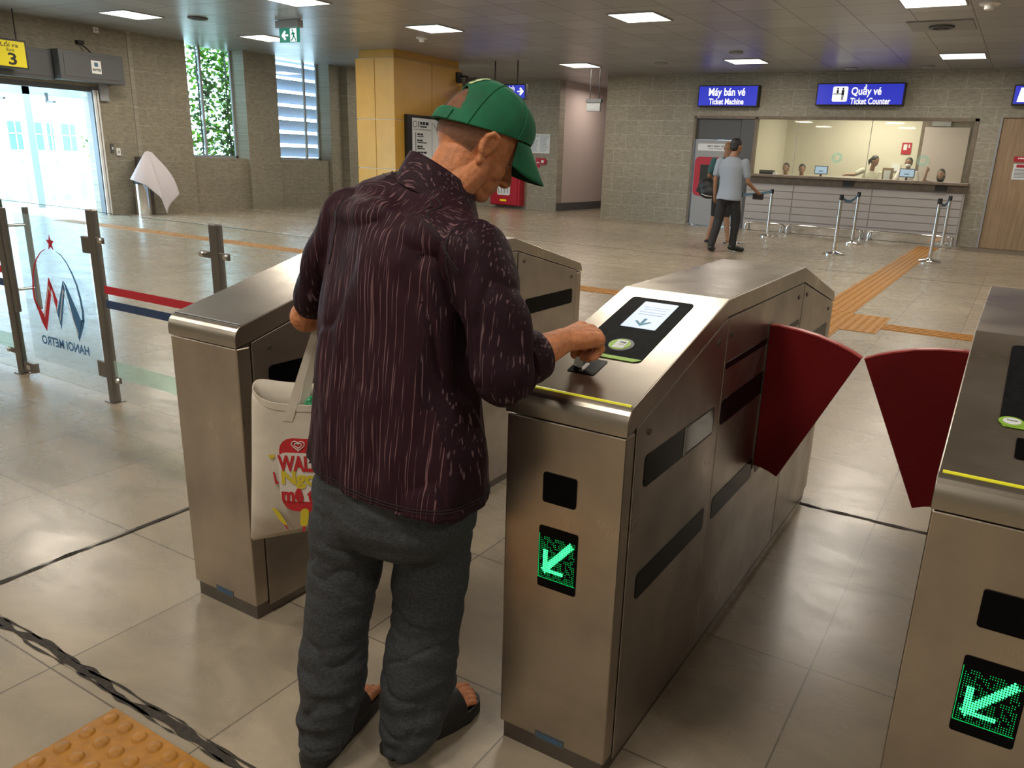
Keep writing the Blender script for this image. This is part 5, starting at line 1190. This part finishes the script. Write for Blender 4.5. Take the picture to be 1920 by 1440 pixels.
# ================================================================== people further away
def figure(root, T, sc_=1., J={}, skin='skin_dark', top=None, bottom=None, shoe=None, hair='hair', short=False, bald=False, sleeve=.5, vox=.011, seated=False):
    """one standing or sitting figure; joints in its own frame (x right, y ahead, z up)"""
    j = dict(neck=(0, 0, 1.45), head=(0, .02, 1.60), hdir=(0, 1, 0), pelvis=(0, 0, .95), chest=(0, 0, 1.28),
             shl=(-.19, 0, 1.40), ell=(-.24, -.02, 1.12), wrl=(-.25, .06, .88), hnl=(-.25, .1, .80), shr=(.19, 0, 1.40), elr=(.24, -.02, 1.12), wrr=(.25, .06, .88), hnr=(.25, .1, .80),
             hil=(-.09, 0, .92), knl=(-.10, .02, .50), anl=(-.11, -.02, .09), tol=(-.13, .16, .03), hir=(.09, 0, .92), knr=(.10, .02, .50), anr=(.11, -.02, .09), tor=(.13, .16, .03))
    j.update(J); P_ = {k: T @ (Vector(v)*sc_) for k, v in j.items() if k != 'hdir'}; R3 = T.to_3x3()
    hf_ = (R3 @ Vector(j['hdir'])).normalized(); hu_ = R3 @ Vector((0, 0, 1)); hs_ = hf_.cross(hu_).normalized(); hu_ = hs_.cross(hf_); Hm = Matrix((hf_, hs_, hu_)).transposed()
    def h_(f, s, u): return P_['head']+(hf_*f+hs_*s+hu_*u)*sc_
    q = MB()
    def sz(*a): return tuple(x*sc_ for x in a)
    q.ell(h_(0, 0, .01), sz(.095, .076, .105), Hm); q.ell(h_(.035, 0, -.055), sz(.055, .052, .055), Hm); q.ell(h_(.06, 0, -.095), sz(.02, .026, .018), Hm)
    q.limb([h_(.088, 0, -.01), h_(.105, 0, -.035)], sz(.010, .013)); q.ell(h_(.086, 0, -.066), sz(.012, .022, .009), Hm)
    for s in (-1, 1): q.ell(h_(.0, .078*s, -.01), sz(.018, .010, .030), Hm)
    q.limb([P_['neck']-hu_*.06, h_(-.01, 0, -.06)], sz(.055, .052))
    q.limb([P_['pelvis'], P_['chest']], sz(.12, .12))
    for s in 'lr':
        q.limb([P_['sh'+s], P_['el'+s], P_['wr'+s]], sz(.045, .036, .026)); w0 = P_['wr'+s]; h0 = P_['hn'+s]; d0 = (h0-w0).normalized()
        q.limb([w0, h0], sz(.026, .028)); sdv = d0.cross(hu_ if abs(d0.dot(hu_)) < .9 else hf_).normalized()
        for k in range(4): p0 = h0+sdv*sc_*(.012*(k-1.5)*1.3); q.limb([p0, p0+d0*.035*sc_, p0+d0*.055*sc_+hf_*.015], sz(.010, .009, .008), 8)
        q.limb([w0+(h0-w0)*.4+sdv*.02, w0+(h0-w0)*.9+sdv*.045, h0+d0*.02+sdv*.05], sz(.013, .011, .009), 8)
        q.limb([P_['hi'+s], P_['kn'+s], P_['kn'+s].lerp(P_['an'+s], .35), P_['an'+s]], sz(.075, .052, .050, .034)); q.limb([P_['an'+s]-hu_*.03, P_['to'+s]+hu_*.012], sz(.034, .026))
    obj_from(bake(q, vox, 3), 'body', M[skin], root, smooth=True, angle=180)
    s0 = MB()
    s0.loft([[T @ (Vector((cx+a*math.cos(t), cy+b_*math.sin(t), z))*sc_) for t in [2*PI*i/24 for i in range(24)]] for cx, cy, z, a, b_ in
        [(j['pelvis'][0], j['pelvis'][1], j['pelvis'][2]-.13, .200, .155), (j['pelvis'][0], j['pelvis'][1], j['pelvis'][2]+.05, .175, .13), (j['chest'][0], j['chest'][1], j['chest'][2]-.1, .180, .125), (j['chest'][0], j['chest'][1], j['chest'][2]+.04, .195, .12), (j['neck'][0]*.7, j['neck'][1]*.7, j['neck'][2]-.04, .15, .09), (j['neck'][0], j['neck'][1], j['neck'][2]+.01, .075, .07)]])
    for s in 'lr':
        e_ = P_['sh'+s].lerp(P_['el'+s], 1.0 if sleeve >= 1 else sleeve*1.35); s0.limb([P_['sh'+s], e_], sz(.062, .057), 18)
        if sleeve > 1: s0.limb([P_['el'+s], P_['wr'+s]], sz(.055, .045))
    me_ = bake(s0, vox, 3); drape(me_, .018, (5, 5, 2.5)); obj_from(me_, 'shirt', top, root, smooth=True, angle=180)
    t0 = MB(); t0.limb([P_['pelvis']-hu_*.04, P_['pelvis']-hu_*.10], sz(.105, .115))
    for s in 'lr':
        t0.limb([P_['hi'+s], P_['kn'+s].lerp(P_['hi'+s], -.0 if short else 0)], sz(.088, .078), 18)
        if not short: t0.limb([P_['kn'+s], P_['an'+s]+hu_*.02], sz(.076, .058), 18)
    me_ = bake(t0, vox, 3); drape(me_, .012, (7, 7, 5)); obj_from(me_, 'trousers' if not short else 'shorts', bottom, root, smooth=True, angle=180)
    if shoe:
        for s in 'lr':
            if shoe == 'shoe': MB().limb([P_['an'+s]-hu_*.035-(P_['to'+s]-P_['an'+s])*.15, P_['to'+s]+hu_*.008], sz(.046, .040), 16).build('shoe', M['matblack'], root, smooth=True)
            else:
                d0 = (P_['to'+s]-P_['an'+s]); d0.z = 0; d0.normalize(); a0 = P_['an'+s].copy(); a0.z = 0; sv = Vector((d0.y, -d0.x, 0))
                MB().prism([a0+d0*x+sv*y for x, y in ((-.08, -.03), (-.08, .03), (.0, .04), (.15, .05), (.23, .03), (.24, 0), (.23, -.03), (.15, -.05), (0, -.04))], Vector((0, 0, .02))).build('flip_flop', M['rubber'], root)
    if hair and not bald:
        hm = MB(); hm.ell(h_(-.014, 0, .034), sz(.096, .083, .094), Hm); hm.ell(h_(-.04, 0, -.01), sz(.066, .076, .075), Hm); obj_from(bake(hm, vox*.8, 2), 'hair', M[hair], root, smooth=True, angle=180)
    return h_, hf_, hs_, hu_, P_
def TF(x, y, deg): return Matrix.Translation((x, y, 0)) @ Matrix.Rotation(math.radians(deg), 4, 'Z')
M['pale_shirt'] = basic('pale_blue_shirt', (.27, .31, .37), .85, bump=.3, bscale=12); M['teal_shirt'] = basic('teal_shirt', (.055, .13, .135), .85)
M['dark_trousers'] = basic('dark_trousers', (.016, .016, .018), .8); M['uniform'] = basic('cream_uniform', (.50, .48, .38), .85); M['white_cloth'] = basic('white_blouse', (.62, .60, .56), .85)
ra = thing('person', 'man seen from behind in pale blue shirt and black trousers holding a dark wallet', 'person', (-3.38, 11.75, 0))
figure(ra, TF(-3.38, 11.75, 2), 1.06, dict(head=(.03, .03, 1.63), hdir=(.55, .8, -.05), neck=(0, 0, 1.46), shl=(-.20, .02, 1.40), ell=(-.25, .02, 1.12), shr=(.21, 0, 1.39), elr=(.27, .03, 1.10), wrr=(.36, .20, .98), hnr=(.40, .27, .93),
    hil=(-.09, 0, .92), knl=(-.13, .0, .50), anl=(-.17, -.14, .09), tol=(-.19, .06, .03), knr=(.12, .1, .52), anr=(.10, .12, .10), tor=(.22, .28, .03)), top=M['pale_shirt'], bottom=M['dark_trousers'], shoe='shoe')
wl_ = TF(-3.38, 11.75, 2) @ (Vector((.385, .30, .885))*1.06)
tag(MB().box(wl_.x-.09, wl_.x+.09, wl_.y-.02, wl_.y+.02, wl_.z-.05, wl_.z+.05).build('wallet', M['matblack'], bevel=.01, loc=tuple(wl_)), 'dark wallet in the right hand of the man in the pale shirt', 'wallet')
rb = thing('person', 'bald man in teal shirt and black shorts standing at the ticket machine', 'person', (-4.02, 13.3, 0))
figure(rb, TF(-4.02, 13.3, 8), 1.07, dict(head=(.02, .06, 1.62), hdir=(.1, .95, -.3), ell=(-.27, .05, 1.14), wrl=(-.22, .25, 1.05), hnl=(-.2, .33, 1.04), anl=(-.17, -.05, .09), tol=(-.22, .12, .03), anr=(.17, -.02, .09), tor=(.24, .15, .03)), top=M['teal_shirt'], bottom=M['dark_trousers'], shoe='flip', short=True, bald=True, skin='skin_dark')
bg = thing('shoulder_bag', 'black shoulder bag on the side of the bald man', 'bag', (-4.3, 13.1, .9))
q = MB(); q.ell((-4.22, 13.02, 1.02), (.19, .11, .16), Euler((0, .25, .1)).to_matrix(), 20, 12); q.ell((-4.18, 13.0, .94), (.2, .10, .13)); obj_from(bake(q, .012, 4), 'pouch', M['matblack'], bg, smooth=True, angle=180)
MB().tube([(-4.1, 13.1, 1.1), (-4.0, 13.12, 1.3), (-3.92, 13.2, 1.5), (-3.93, 13.3, 1.53)], .014, 8).build('strap', M['matblack'], bg, smooth=True)
MB().tube([(-4.3, 12.93, .9), (-4.2, 12.90, .87), (-4.08, 12.92, .86)], .006, 6).build('trim', M['white'], bg)
SIT = dict(pelvis=(0, 0, .62), chest=(0, .03, .94), neck=(0, .05, 1.12), hil=(-.09, .02, .56), knl=(-.1, .45, .56), anl=(-.1, .45, .09), tol=(-.1, .6, .03), hir=(.09, .02, .56), knr=(.1, .45, .56), anr=(.1, .45, .09), tor=(.1, .6, .03),
    shl=(-.18, .03, 1.07), ell=(-.24, .12, .84), wrl=(-.16, .34, .88), hnl=(-.14, .42, .88), shr=(.18, .03, 1.07), elr=(.24, .12, .84), wrr=(.16, .34, .88), hnr=(.14, .42, .88))
def clerk(x, y, hz, label, top, J={}, deg=180, **k):
    """seated clerk; hz = height of the head centre"""
    r_ = thing('person', label, 'person', (x, y, 0)); dz = hz-1.29; jj = {a: (v[0], v[1], v[2]+dz) if a in ('chest', 'neck', 'shl', 'ell', 'wrl', 'hnl', 'shr', 'elr', 'wrr', 'hnr') else v for a, v in SIT.items()}
    jj['head'] = (0, .08, hz); jj['pelvis'] = (0, 0, .62+dz*.8); jj['chest'] = (0, .03, .94+dz)
    for a in ('hil', 'hir', 'knl', 'knr'): jj[a] = (jj[a][0], jj[a][1], jj[a][2]+dz*.8)
    jj.update(J); return r_, figure(r_, TF(x, y, deg), 1., jj, top=top, bottom=M['dark_trousers'], shoe='shoe', vox=.013, **k)
NAR = dict(shl=(-.13, .03, 1.2), shr=(.13, .03, 1.2), ell=(-.14, .12, .96), elr=(.14, .12, .96), wrl=(-.1, .3, .95), wrr=(.1, .3, .95), hnl=(-.08, .38, .95), hnr=(.08, .38, .95))
clerk(-4.29, 18.8, 1.42, 'seated clerk, leftmost of the two dark heads just above the counter', M['uniform'], J=NAR)
clerk(-3.90, 18.8, 1.41, 'seated clerk, right of the two dark heads just above the counter', M['uniform'], J=dict(NAR, hdir=(-.2, 1, -.1)))
r_, (h_, hf_, hs_, hu_, P_) = clerk(-2.30, 18.75, 1.60, 'woman with a ponytail in a pale uniform leaning over the booth desk', M['uniform'], J=dict(hdir=(-.8, .5, -.2), head=(-.05, .10, 1.66), shr=(.20, .05, 1.44), elr=(.36, .15, 1.33), wrr=(.50, .28, 1.33), hnr=(.55, .32, 1.32)))
MB().limb([h_(-.09, 0, .02), h_(-.15, 0, -.03), h_(-.14, 0, -.11)], [.04, .035, .012]).build('ponytail', M['hair'], r_, smooth=True)
r_, (h_, hf_, hs_, hu_, P_) = clerk(-1.53, 18.8, 1.64, 'woman with glasses and face mask behind the right monitor', M['white_cloth'])
q = MB(); q.ell(h_(.055, 0, -.055), (.06, .062, .045), Matrix((hf_, hs_, hu_)).transposed()); q.build('face_mask', M['white'], r_, smooth=True)
q = MB()
for s in (-1, 1): q.tube([h_(.098, .034*s+.026*math.cos(a), .004+.018*math.sin(a)) for a in [2*PI*i/14 for i in range(15)]], .003, 6)
q.build('glasses', M['ink'], r_, smooth=True)
r_, (h_, hf_, hs_, hu_, P_) = clerk(-.82, 18.75, 1.42, 'woman with long dark hair waving one hand at the right end of the counter', M['dark_trousers'], J=dict(hdir=(.1, 1, 0), shr=(.17, .05, 1.2), elr=(.33, .10, 1.24), wrr=(.30, .12, 1.44), hnr=(.29, .12, 1.51), shl=(-.17, .03, 1.2)))
q = MB(); q.ell(h_(-.03, 0, -.04), (.09, .10, .15)); q.build('long_hair', M['hair'], r_, smooth=True)
